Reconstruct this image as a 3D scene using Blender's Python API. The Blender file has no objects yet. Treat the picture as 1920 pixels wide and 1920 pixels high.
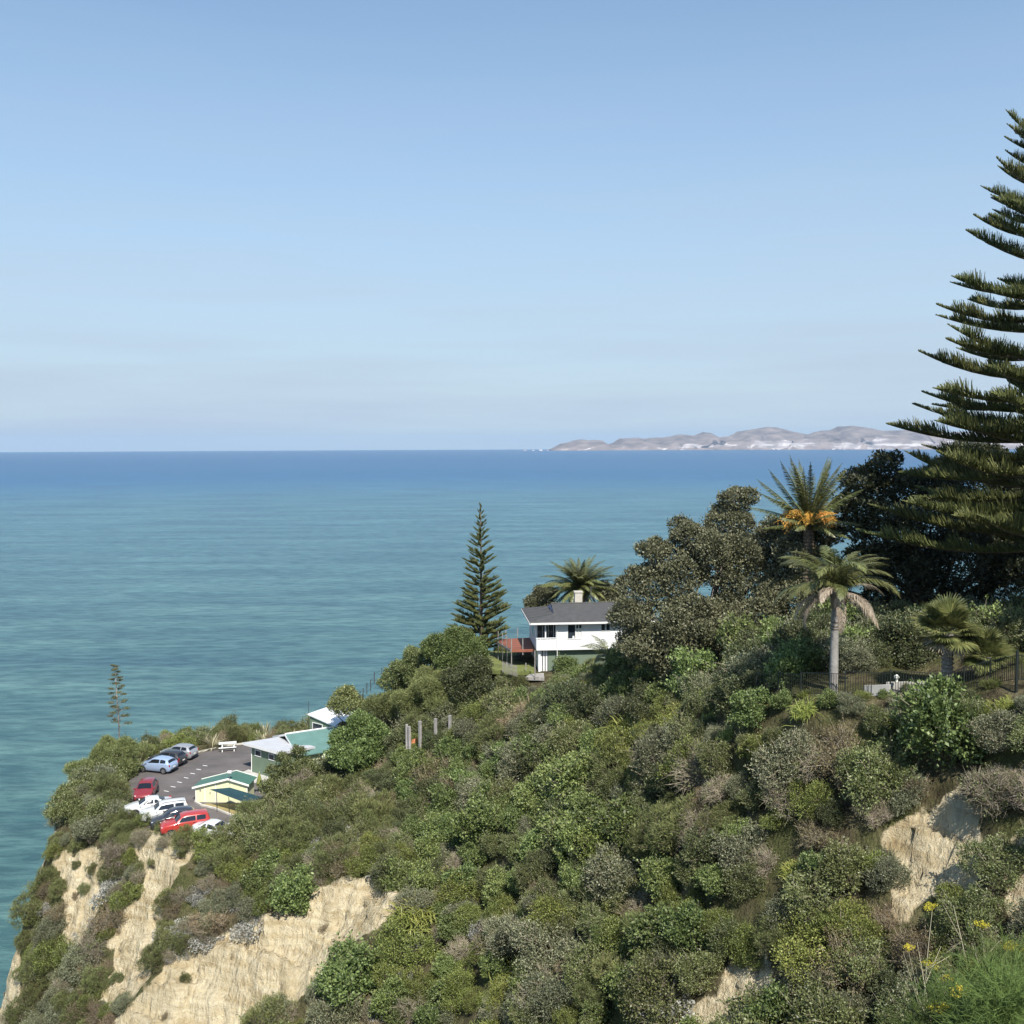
import bpy, bmesh, math, random
import numpy as np
from mathutils import Vector, Matrix, Euler

S = bpy.context.scene
C = S.collection
rad = math.radians
rng = np.random.default_rng(7)
random.seed(7)

# ------------------------------------------------------------------ camera
F = 1925.0                       # focal length in pixels of the 1920 px photograph
CAM = Vector((0.0, 0.0, 90.0))   # lookout, 90 m above the sea
cam_d = bpy.data.cameras.new('camera')
cam_d.sensor_width = 36.0
cam_d.lens = 36.0 * F / 1920.0
cam_d.clip_start = 0.2
cam_d.clip_end = 200000.0
cam = bpy.data.objects.new('camera', cam_d)
C.objects.link(cam)
R3 = Matrix.Rotation(rad(90 - 3.766), 3, 'X') @ Matrix.Rotation(rad(-0.235), 3, 'Z')
cam.matrix_world = Matrix.Translation(CAM) @ R3.to_4x4()
S.camera = cam

# ------------------------------------------------------------------ sky, sun, exposure
SUN_EL, SUN_AZ = 50.0, 165.0     # azimuth clockwise from +Y (the view direction)
world = bpy.data.worlds.new('World')
S.world = world
world.use_nodes = True
wn, wl = world.node_tree.nodes, world.node_tree.links
wn.clear()
sky = wn.new('ShaderNodeTexSky')
sky.sky_type = 'NISHITA'
sky.sun_disc = False
sky.sun_elevation = rad(SUN_EL)
sky.sun_rotation = rad(SUN_AZ)
sky.altitude = 0
sky.air_density = 1.0
sky.dust_density = 0.5
sky.ozone_density = 3.0
bg = wn.new('ShaderNodeBackground')
bg.inputs['Strength'].default_value = 0.115
out = wn.new('ShaderNodeOutputWorld')
# thin veil of high cloud and haze that thickens evenly towards the horizon all the way round, a little streaky
tc = wn.new('ShaderNodeTexCoord')
mp = wn.new('ShaderNodeMapping')
mp.inputs['Scale'].default_value = (1.6, 1.6, 24.0)
nz = wn.new('ShaderNodeTexNoise')
nz.inputs['Scale'].default_value = 1.7
nz.inputs['Detail'].default_value = 5
nz.inputs['Roughness'].default_value = 0.55
sep = wn.new('ShaderNodeSeparateXYZ')
rp = wn.new('ShaderNodeValToRGB')
while len(rp.color_ramp.elements) < 6: rp.color_ramp.elements.new(0.5)
for k, (p_, v_) in enumerate([(0.0, .96), (.04, .93), (.10, .86), (.22, .55), (.42, .16), (1.0, .05)]):
    rp.color_ramp.elements[k].position = p_; rp.color_ramp.elements[k].color = (v_, v_, v_, 1)
mn = wn.new('ShaderNodeMapRange')
mn.inputs['From Min'].default_value = 0.36; mn.inputs['From Max'].default_value = 0.66
mn.inputs['To Min'].default_value = 0.91; mn.inputs['To Max'].default_value = 1.07
mu = wn.new('ShaderNodeMath'); mu.operation = 'MULTIPLY'; mu.use_clamp = True
mixc = wn.new('ShaderNodeMixRGB')
mixc.inputs['Color2'].default_value = (3.2, 3.84, 4.66, 1)
wl.new(tc.outputs['Generated'], mp.inputs['Vector'])
wl.new(mp.outputs['Vector'], nz.inputs['Vector'])
wl.new(tc.outputs['Generated'], sep.inputs['Vector'])
wl.new(sep.outputs['Z'], rp.inputs['Fac'])
wl.new(nz.outputs['Fac'], mn.inputs['Value'])
wl.new(rp.outputs['Color'], mu.inputs[0])
wl.new(mn.outputs['Result'], mu.inputs[1])
wl.new(mu.outputs[0], mixc.inputs['Fac'])
tint = wn.new('ShaderNodeMixRGB'); tint.blend_type = 'MULTIPLY'; tint.inputs['Fac'].default_value = 1.0
tint.inputs['Color2'].default_value = (0.88, 1.04, 1.04, 1)      # camera white balance of the sky
wl.new(sky.outputs['Color'], tint.inputs['Color1'])
wl.new(tint.outputs['Color'], mixc.inputs['Color1'])
wl.new(mixc.outputs['Color'], bg.inputs['Color'])
wl.new(bg.outputs['Background'], out.inputs['Surface'])

sun_d = bpy.data.lights.new('sun', 'SUN')
sun_d.energy = 4.8
sun_d.angle = rad(0.53)
sun_d.color = (1.0, 0.95, 0.87)
sun = bpy.data.objects.new('sun', sun_d)
C.objects.link(sun)
to_sun = Vector((math.sin(rad(SUN_AZ)) * math.cos(rad(SUN_EL)),
                 math.cos(rad(SUN_AZ)) * math.cos(rad(SUN_EL)), math.sin(rad(SUN_EL))))
sun.rotation_euler = to_sun.to_track_quat('Z', 'Y').to_euler()
sun.location = (60, -80, 200)
S.view_settings.view_transform = 'Standard'
S.view_settings.look = 'None'
S.view_settings.exposure = 0.52
S.view_settings.gamma = 1.0
S.view_settings.use_curve_mapping = False
S.render.engine = 'CYCLES'
S.cycles.max_bounces = 6
S.cycles.diffuse_bounces = 2
S.cycles.glossy_bounces = 2
S.cycles.transmission_bounces = 4
S.cycles.transparent_max_bounces = 8
S.cycles.volume_bounces = 0

# ------------------------------------------------------------------ survey helpers
def P(px, py, D):
    """world point that stands D metres ahead on the sight line of photo pixel px,py"""
    d = R3 @ Vector(((px - 960) / F, -(py - 960) / F, -1.0))
    return CAM + d * (D / d.y)

R3n = np.array(R3)
def proj(X, Y, Z):
    v = np.stack([np.asarray(X, float), np.asarray(Y, float), np.asarray(Z, float) - CAM.z], -1) @ R3n
    w = np.maximum(-v[..., 2], 0.01)
    return 960 + F * v[..., 0] / w, 960 - F * v[..., 1] / w

def onz(px, py, z):
    d = R3 @ Vector(((px - 960) / F, -(py - 960) / F, -1.0))
    return CAM + d * ((z - CAM.z) / d.z)

def fix(X, Y, z):
    """plan estimate made with a level camera -> true place for the pitched one"""
    return onz(960 + F * X / Y, 833.3 + F * (90 - z) / Y, z)

def inpoly(px, py, poly):
    px, py = np.asarray(px, float), np.asarray(py, float)
    ins = np.zeros(px.shape, bool)
    n = len(poly)
    for i in range(n):
        x1, y1 = poly[i]; x2, y2 = poly[(i + 1) % n]
        c = ((y1 > py) != (y2 > py)) & (px < (x2 - x1) * (py - y1) / (y2 - y1 + 1e-12) + x1)
        ins ^= c
    return ins

def segdist(X, Y, poly, closed=True):
    best = np.full(np.shape(X), 1e9)
    n = len(poly)
    for i in range(n if closed else n - 1):
        x1, y1 = poly[i]; x2, y2 = poly[(i + 1) % n]
        dx, dy = x2 - x1, y2 - y1
        t = np.clip(((X - x1) * dx + (Y - y1) * dy) / (dx * dx + dy * dy), 0, 1)
        best = np.minimum(best, np.hypot(X - x1 - t * dx, Y - y1 - t * dy))
    return best

def hsh(ix, iy, iz, seed):
    n = (ix.astype(np.int64) * 374761393 + iy.astype(np.int64) * 668265263 + iz.astype(np.int64) * 2147483647 + seed * 1013904223) & 0x7fffffff
    n = ((n ^ (n >> 13)) * 1274126177) & 0x7fffffff
    return ((n ^ (n >> 16)) & 0xffff) / 65535.0

def vnoise(x, y, z=None, seed=0):
    x = np.asarray(x, float); y = np.asarray(y, float)
    z = np.zeros_like(x) if z is None else np.asarray(z, float)
    ix, iy, iz = np.floor(x), np.floor(y), np.floor(z)
    fx, fy, fz = x - ix, y - iy, z - iz
    fx = fx * fx * (3 - 2 * fx); fy = fy * fy * (3 - 2 * fy); fz = fz * fz * (3 - 2 * fz)
    r = 0
    for a in (0, 1):
        for b in (0, 1):
            for c in (0, 1):
                w = (fx if a else 1 - fx) * (fy if b else 1 - fy) * (fz if c else 1 - fz)
                r = r + w * hsh(ix + a, iy + b, iz + c, seed)
    return r * 2 - 1

def fbm(x, y, z=None, o=4, seed=0):
    r, a = 0, 1.0
    for i in range(o):
        r = r + a * vnoise(x * 2 ** i, y * 2 ** i, None if z is None else z * 2 ** i, seed + i * 17)
        a *= 0.5
    return r

# ------------------------------------------------------------------ object helpers
def tag(o, label=None, cat=None, group=None, kind=None):
    if label: o['label'] = label
    if cat: o['category'] = cat
    if group: o['group'] = group
    if kind: o['kind'] = kind
    return o

def empty(name, loc, rz=0.0, label=None, cat=None, group=None):
    o = bpy.data.objects.new(name, None)
    o.empty_display_size = 0.3
    C.objects.link(o)
    o.location = loc
    o.rotation_euler = (0, 0, rz)
    return tag(o, label, cat, group)

def link(name, me, parent=None, loc=(0, 0, 0), rot=(0, 0, 0), sc=(1, 1, 1)):
    o = bpy.data.objects.new(name, me)
    C.objects.link(o)
    if parent is not None: o.parent = parent
    o.location = loc
    o.rotation_euler = rot
    o.scale = sc if hasattr(sc, '__len__') else (sc, sc, sc)
    return o

def npmesh(name, V, Fs, mats=(), mi=None, smooth=False):
    """mesh from numpy verts and faces; Fs is one (M,k) array or a list of them"""
    me = bpy.data.meshes.new(name)
    if not isinstance(Fs, (list, tuple)): Fs = [Fs]
    Fs = [np.asarray(f, np.int32) for f in Fs if len(f)]
    V = np.asarray(V, np.float32)
    me.vertices.add(len(V)); me.vertices.foreach_set('co', V.ravel())
    nl = sum(f.size for f in Fs); npoly = sum(len(f) for f in Fs)
    me.loops.add(nl); me.loops.foreach_set('vertex_index', np.concatenate([f.ravel() for f in Fs]))
    me.polygons.add(npoly)
    tot = np.concatenate([np.full(len(f), f.shape[1], np.int32) for f in Fs])
    st = np.concatenate([[0], np.cumsum(tot)[:-1]]).astype(np.int32)
    me.polygons.foreach_set('loop_start', st)
    if mi is not None: me.polygons.foreach_set('material_index', np.asarray(mi, np.int32))
    if smooth: me.polygons.foreach_set('use_smooth', np.ones(npoly, bool))
    for m in mats: me.materials.append(m)
    me.update(calc_edges=True)
    return me

class MB:
    """collects boxes, tubes and polygons that become ONE mesh"""
    def __init__(s): s.v = []; s.f = []
    def add(s, vs, fs):
        b = len(s.v); s.v += [tuple(v) for v in vs]; s.f += [tuple(b + i for i in f) for f in fs]; return s
    def box(s, x0, x1, y0, y1, z0, z1):
        return s.add([(x0, y0, z0), (x1, y0, z0), (x1, y1, z0), (x0, y1, z0), (x0, y0, z1), (x1, y0, z1), (x1, y1, z1), (x0, y1, z1)],
                     [(0, 3, 2, 1), (4, 5, 6, 7), (0, 1, 5, 4), (1, 2, 6, 5), (2, 3, 7, 6), (3, 0, 4, 7)])
    def slab(s, pts, t):
        """polygon pts (3D, roughly planar) given thickness t downward"""
        n = len(pts); lo = [(p[0], p[1], p[2] - t) for p in pts]
        return s.add(list(pts) + lo, [tuple(range(n)), tuple(range(2 * n - 1, n - 1, -1))] + [(i, n + i, n + (i + 1) % n, (i + 1) % n) for i in range(n)])
    def tube(s, pts, rs, n=6, cap=True):
        pts = [Vector(p) for p in pts]; b = len(s.v)
        if not hasattr(rs, '__len__'): rs = [rs] * len(pts)
        for i, p in enumerate(pts):
            d = (pts[min(i + 1, len(pts) - 1)] - pts[max(i - 1, 0)]).normalized()
            u = d.orthogonal().normalized() if i == 0 else (u - d * u.dot(d)).normalized()
            w = d.cross(u)
            for k in range(n):
                a = 2 * math.pi * k / n
                s.v.append(tuple(p + (u * math.cos(a) + w * math.sin(a)) * rs[i]))
        for i in range(len(pts) - 1):
            for k in range(n):
                s.f.append((b + i * n + k, b + i * n + (k + 1) % n, b + (i + 1) * n + (k + 1) % n, b + (i + 1) * n + k))
        if cap:
            s.f.append(tuple(b + k for k in range(n - 1, -1, -1)))
            s.f.append(tuple(b + (len(pts) - 1) * n + k for k in range(n)))
        return s
    def mesh(s, name, mat, smooth=False):
        me = bpy.data.meshes.new(name); me.from_pydata(s.v, [], s.f)
        if mat: me.materials.append(mat)
        if smooth:
            for p in me.polygons: p.use_smooth = True
        me.update(); return me
    def build(s, name, mat, parent=None, smooth=False, bevel=0.0, **k):
        o = link(name, s.mesh(name, mat, smooth), parent, **k)
        if bevel:
            m = o.modifiers.new('bevel', 'BEVEL'); m.width = bevel; m.segments = 2; m.limit_method = 'ANGLE'
        return o

# ------------------------------------------------------------------ materials
MAT = {}
def newmat(name):
    m = bpy.data.materials.new(name); m.use_nodes = True
    nt = m.node_tree
    b = nt.nodes['Principled BSDF']
    MAT[name] = m
    return m, nt, b

def col4(c): return (c[0], c[1], c[2], 1.0)

def plain(name, col, rough=0.6, metal=0.0, spec=0.5, var=0.12, scale=3.0, bump=0.0, bscale=30.0):
    """painted or raw surface with soft dirt variation in object space"""
    m, nt, b = newmat(name)
    N, L = nt.nodes, nt.links
    b.inputs['Roughness'].default_value = rough
    b.inputs['Metallic'].default_value = metal
    b.inputs['Specular IOR Level'].default_value = spec
    t = N.new('ShaderNodeTexCoord')
    n1 = N.new('ShaderNodeTexNoise'); n1.inputs['Scale'].default_value = scale; n1.inputs['Detail'].default_value = 6
    L.new(t.outputs['Object'], n1.inputs['Vector'])
    r = N.new('ShaderNodeValToRGB')
    r.color_ramp.elements[0].position = 0.3; r.color_ramp.elements[1].position = 0.72
    r.color_ramp.elements[0].color = col4([c * (1 - var) for c in col])
    r.color_ramp.elements[1].color = col4([min(1, c * (1 + var)) for c in col])
    L.new(n1.outputs['Fac'], r.inputs['Fac']); L.new(r.outputs['Color'], b.inputs['Base Color'])
    if bump:
        n2 = N.new('ShaderNodeTexNoise'); n2.inputs['Scale'].default_value = bscale; n2.inputs['Detail'].default_value = 5
        L.new(t.outputs['Object'], n2.inputs['Vector'])
        bp = N.new('ShaderNodeBump'); bp.inputs['Strength'].default_value = bump; bp.inputs['Distance'].default_value = 0.05
        L.new(n2.outputs['Fac'], bp.inputs['Height']); L.new(bp.outputs['Normal'], b.inputs['Normal'])
    return m

def leafmat(name, c1, c2, rough=0.45, trans=0.25, spec=0.5, objvar=0.25):
    m, nt, b = newmat(name)
    N, L = nt.nodes, nt.links
    g = N.new('ShaderNodeNewGeometry'); oi = N.new('ShaderNodeObjectInfo')
    r = N.new('ShaderNodeValToRGB')
    e = r.color_ramp.elements
    e[0].color = col4(c1); e[1].color = col4(c2); e[0].position = 0.05; e[1].position = 0.95
    L.new(g.outputs['Random Per Island'], r.inputs['Fac'])
    mr_ = N.new('ShaderNodeMapRange'); mr_.inputs['To Min'].default_value = 1 - objvar; mr_.inputs['To Max'].default_value = 1 + objvar
    L.new(oi.outputs['Random'], mr_.inputs['Value'])
    hs = N.new('ShaderNodeHueSaturation')
    mh = N.new('ShaderNodeMapRange'); mh.inputs['To Min'].default_value = 0.478; mh.inputs['To Max'].default_value = 0.502
    ml = N.new('ShaderNodeMath'); ml.operation = 'FRACT'
    mm = N.new('ShaderNodeMath'); mm.operation = 'MULTIPLY'; mm.inputs[1].default_value = 7.31
    L.new(oi.outputs['Random'], mm.inputs[0]); L.new(mm.outputs[0], ml.inputs[0]); L.new(ml.outputs[0], mh.inputs['Value'])
    L.new(mh.outputs['Result'], hs.inputs['Hue'])
    L.new(r.outputs['Color'], hs.inputs['Color']); L.new(mr_.outputs['Result'], hs.inputs['Value'])
    L.new(hs.outputs['Color'], b.inputs['Base Color'])
    b.inputs['Roughness'].default_value = rough
    b.inputs['Specular IOR Level'].default_value = spec
    if trans:
        t = N.new('ShaderNodeBsdfTranslucent'); mx = N.new('ShaderNodeMixShader'); mx.inputs['Fac'].default_value = trans
        L.new(hs.outputs['Color'], t.inputs['Color'])
        L.new(b.outputs['BSDF'], mx.inputs[1]); L.new(t.outputs['BSDF'], mx.inputs[2])
        L.new(mx.outputs['Shader'], N['Material Output'].inputs['Surface'])
    return m
# ------------------------------------------------------------------ terrain height field
ZP = 58.0                                    # level of the car park
ctrl = []
def cp(px, py, D, dz=0.0):
    p = P(px, py, D); ctrl.append((p.x, p.y, p.z + dz))
for w in [(-39, 111, ZP), (-39, 100, ZP), (-38.5, 92, ZP), (-33, 85.5, ZP), (-27, 82.3, ZP), (-22, 81.3, ZP), (-22, 90, ZP), (-22, 104, ZP), (-30, 98, ZP),
          (-30, 113, ZP), (-18, 113, ZP), (-16, 104, ZP + .3), (-18, 95, ZP + .4), (-15, 88, 59.2), (-19, 84, 58.2)]:
    ctrl.append(tuple(fix(*w)))
# rise towards the white house, its terrace and garden
cp(690, 1400, 95, -1.0); cp(790, 1400, 88, -.3); cp(850, 1375, 88, -.3); cp(640, 1310, 104, -1.8); cp(720, 1300, 101, -2.2)
cp(800, 1250, 98, -2.3); cp(860, 1215, 97, -3.0); cp(905, 1230, 100, -1.0); cp(930, 1330, 88, -1.6); cp(840, 1330, 90, -2.2)
ctrl += [tuple(fix(*q)) for q in [(-1, 96, 69.0), (3, 91.5, 69.0), (3, 101, 69.3), (11, 93, 69.4), (11, 101, 70.0), (-1, 104, 68.8), (7, 108, 69)]]
# fence terrace
TOP = {1000: (1300, 83, -1.5), 1100: (1288, 78, -1.5), 1200: (1278, 73, -1.5), 1300: (1280, 67, -1.2), 1400: (1300, 59.5, 0), 1480: (1300, 56.5, 0), 1563: (1300, 55, 0), 1640: (1300, 54, 0), 1700: (1297, 53, 0),
       1800: (1294, 51, 0), 1900: (1296, 48, 0), 2050: (1292, 46, 0), 850: (1400, 87, -.5)}
for px, (py, D, dz) in TOP.items():
    cp(px, py, D, dz)
    if px >= 1380:                       # level shelf that carries the fence and the palms
        q = P(px, py, D); ctrl += [(q.x, q.y - 2.6, q.z + .15), (q.x, q.y - 1.2, q.z + .1), (q.x + .3, q.y + 3, q.z + .1)]
ctrl += [(16, 70, 75.5), (25, 65, 77.0), (34, 62, 78.0), (20, 85, 74.0), (35, 80, 76.5), (50, 70, 78), (60, 50, 80), (28, 54, 78.3), (60, 100, 75), (30, 100, 73)]
# planted slope facing the lookout (ground lies under the canopy)
BOT = {2050: 35.5, 1900: 37, 1800: 38.5, 1700: 40, 1563: 42, 1400: 45, 1200: 49, 1000: 54, 850: 60}
for px, Db in BOT.items():
    py, D, dz = TOP[px]
    t_, b_ = P(px, py, D), P(px, 1960, Db)
    if px >= 1380: t_ = t_ - Vector((0, 2.2, 0))
    for f in (.18, .38, .6, .8, 1.0):
        q = t_.lerp(b_, f); ctrl.append((q.x, q.y, q.z - 1.1 - .5 * math.sin(f * math.pi)))
for px, py, D in [(700, 1500, 83), (720, 1580, 77)]: cp(px, py, D, -1.1)
# big bare scar and the cliffs under the car park
for px, py, D in [(640, 1630, 75.5), (740, 1670, 71), (500, 1700, 75), (420, 1745, 75.5), (340, 1800, 75), (250, 1870, 73.5),
                  (640, 1720, 73.3), (520, 1790, 72.6), (400, 1840, 72.6), (300, 1900, 72), (640, 1800, 69), (560, 1860, 69.5), (480, 1900, 70.0), (400, 1960, 70), (650, 1950, 65),
                  (560, 1600, 80), (480, 1590, 82), (480, 1650, 78.5), (400, 1640, 80),
                  (400, 1575, 82.5), (300, 1575, 83.5), (200, 1585, 85.5), (110, 1590, 88), (300, 1640, 81.5), (200, 1650, 83.5), (110, 1650, 86),
                  (300, 1720, 79.5), (200, 1740, 80.5), (100, 1740, 83), (20, 1730, 85.5), (250, 1800, 77), (120, 1840, 79), (30, 1850, 82), (150, 1950, 75), (20, 1960, 79)]:
    cp(px, py, D)
# gully floor and the lookout's own knoll
ctrl += [(-40, 60, 30), (-25, 58, 32), (-10, 50, 36), (0, 45, 40), (10, 38, 50), (18, 30, 60), (0, 30, 52), (-20, 40, 38), (-40, 40, 40), (-60, 50, 20),
         (0, 2, 88.2), (0, 6, 85.0), (0, 14, 74), (3.3, 6, 85.75), (6, 8, 84.6), (10, 12, 76), (12, 20, 66), (20, 10, 78), (30, 20, 64), (-10, 4, 86), (-20, 10, 78), (-10, 14, 70),
         (40, 30, 68), (60, 20, 70), (-50, 10, 60), (70, 140, 60), (0, 140, 50), (-60, 140, 40)]
K = np.array(ctrl)
def _solve():
    n = len(K)
    d = np.hypot(K[:, None, 0] - K[None, :, 0], K[:, None, 1] - K[None, :, 1])
    A = np.zeros((n + 3, n + 3)); A[:n, :n] = d - 0.35 * np.eye(n)
    A[:n, n] = 1; A[:n, n + 1:n + 3] = K[:, :2]; A[n, :n] = 1; A[n + 1:, :n] = K[:, :2].T
    return np.linalg.solve(A, np.concatenate([K[:, 2], [0, 0, 0]]))
WT = _solve()
def rbf(X, Y):
    z = WT[len(K)] + WT[len(K) + 1] * X + WT[len(K) + 2] * Y
    for i in range(len(K)):
        z = z + WT[i] * np.hypot(X - K[i, 0], Y - K[i, 1])
    return z

COAST = [(-41.5, -30), (-42, 60), (-41.5, 76), (-40.6, 85), (-40.6, 95), (-40.6, 104), (-38.5, 112), (-31, 115.5), (-18, 116), (-11, 111), (-5, 107.5), (4, 109.5), (20, 114), (50, 120), (95, 125), (95, -30)]
CARPARK = [tuple(onz(*q, ZP).xy) for q in [(238, 1478), (248, 1446), (272, 1428), (330, 1413), (372, 1413), (425, 1400), (478, 1394), (480, 1440), (545, 1470), (520, 1530), (470, 1566), (400, 1577), (330, 1570), (270, 1548), (246, 1518)]]
COAST = [tuple(fix(x, y, ZP).xy) if y > 70 and x < 0 else (x, y) for x, y in COAST]

BARE = [
 [(215, 1925), (260, 1862), (340, 1802), (420, 1742), (470, 1727), (500, 1700), (560, 1682), (620, 1655), (660, 1628), (700, 1640), (740, 1660), (768, 1682), (745, 1722), (690, 1752), (655, 1790), (620, 1840), (560, 1868), (500, 1890), (440, 1935), (200, 1980)],
 [(105, 1600), (150, 1590), (205, 1595), (200, 1640), (185, 1690), (175, 1740), (140, 1800), (110, 1760), (125, 1700)],
 [(255, 1582), (330, 1567), (398, 1572), (390, 1602), (340, 1642), (305, 1690), (270, 1690), (275, 1630)],
 [(225, 1700), (290, 1690), (305, 1740), (270, 1790), (285, 1812), (240, 1862), (190, 1890), (205, 1780)],
 [(60, 1560), (100, 1540), (95, 1580), (60, 1650), (30, 1680)],
 [(1658, 1560), (1740, 1500), (1830, 1480), (1835, 1560), (1830, 1640), (1780, 1670), (1725, 1685), (1700, 1735), (1670, 1725), (1672, 1640)],
 [(1885, 1580), (1940, 1550), (1940, 1800), (1905, 1760), (1890, 1680)],
 [(1365, 1785), (1440, 1768), (1465, 1850), (1410, 1940), (1260, 1940), (1290, 1880), (1350, 1850)],
 [(-60, 1735), (15, 1720), (40, 1760), (35, 1850), (10, 1940), (-60, 1960)],
]
GX0, GX1, GY0, GY1, GS = -50.0, 52.0, 1.0, 134.0, 0.25
gx = np.arange(GX0, GX1 + .001, GS); gy = np.arange(GY0, GY1 + .001, GS)
XX, YY = np.meshgrid(gx, gy)
wx = XX + 0.9 * fbm(XX * .18, YY * .18, seed=3); wy = YY + 0.9 * fbm(XX * .18, YY * .18, seed=5)
ZZ = rbf(XX, YY)
ZZ = ZZ + 0.35 * fbm(XX * .22, YY * .22, o=4, seed=11)
PXg, PYg = proj(XX, YY, ZZ)
jx = 16 * fbm(XX * .6, YY * .6, seed=21, o=4); jy = 16 * fbm(XX * .6, YY * .6, seed=25, o=4)
bare = np.zeros(XX.shape)
for poly in BARE:
    bare = np.maximum(bare, inpoly(PXg + jx, PYg + jy, poly).astype(float))
bare[YY < 28] = 0
# soften the mask and cut the bare faces back with gullies and small ledges
bs = bare.copy()
for _ in range(3):
    bs = (bs + np.roll(bs, 1, 0) + np.roll(bs, -1, 0) + np.roll(bs, 1, 1) + np.roll(bs, -1, 1)) / 5
gul = np.abs(fbm(XX * .55 + .2 * fbm(XX, YY, seed=2), YY * .12, seed=41, o=4))
ledge = fbm(XX * .15, YY * .15, ZZ * 1.1, o=4, seed=51)
ZZ = ZZ - bs * (0.7 * (0.5 - gul) + 0.6 * ledge + 0.25 + .16 * fbm(XX * 2.2, YY * 2.2, seed=57, o=3))
# car park: dead level
dcp = segdist(XX, YY, CARPARK); icp = inpoly(XX, YY, CARPARK)
w = np.where(icp, 1.0, np.clip(1 - dcp / 1.6, 0, 1)); w = w * w * (3 - 2 * w)
ZZ = ZZ * (1 - w) + (ZP - 0.03) * w
# sea cliffs beyond the coast line
ins = inpoly(wx, wy, COAST); dco = segdist(wx, wy, COAST)
dout = np.where(ins, 0, dco)
ZZ = np.where(ins, ZZ, np.maximum(ZZ - dout * 2.7 - .5 * dout * fbm(XX * .3, YY * .3, ZZ * .2, seed=61), -6 - dout * .1))
bare = np.maximum(bs, np.where(ins, 0, np.clip(dout / 1.2, 0, 1)) * (fbm(XX * .5, YY * .5, seed=71) > -.35))

def ground(x, y):
    fx = np.clip((np.asarray(x, float) - GX0) / GS, 0, len(gx) - 1.001); fy = np.clip((np.asarray(y, float) - GY0) / GS, 0, len(gy) - 1.001)
    i, j = fx.astype(int), fy.astype(int); u, v = fx - i, fy - j
    return ZZ[j, i] * (1 - u) * (1 - v) + ZZ[j, i + 1] * u * (1 - v) + ZZ[j + 1, i] * (1 - u) * v + ZZ[j + 1, i + 1] * u * v

def hit(px, py, y0=20.0, y1=148.0):
    """where the sight line of a photo pixel meets the built ground"""
    d = R3 @ Vector(((px - 960) / F, -(py - 960) / F, -1.0))
    Y = np.arange(y0, y1, .1); t = Y / d.y
    X = d.x * t; Z = CAM.z + d.z * t
    below = np.nonzero(Z < ground(X, Y))[0]
    k = below[0] if len(below) else len(Y) - 1
    return Vector((X[k], Y[k], float(ground(X[k], Y[k]))))

def on_ground(px, D, dz=0.0):
    x = P(px, 1300, D).x
    return Vector((x, D, float(ground(x, D)) + dz))

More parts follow.
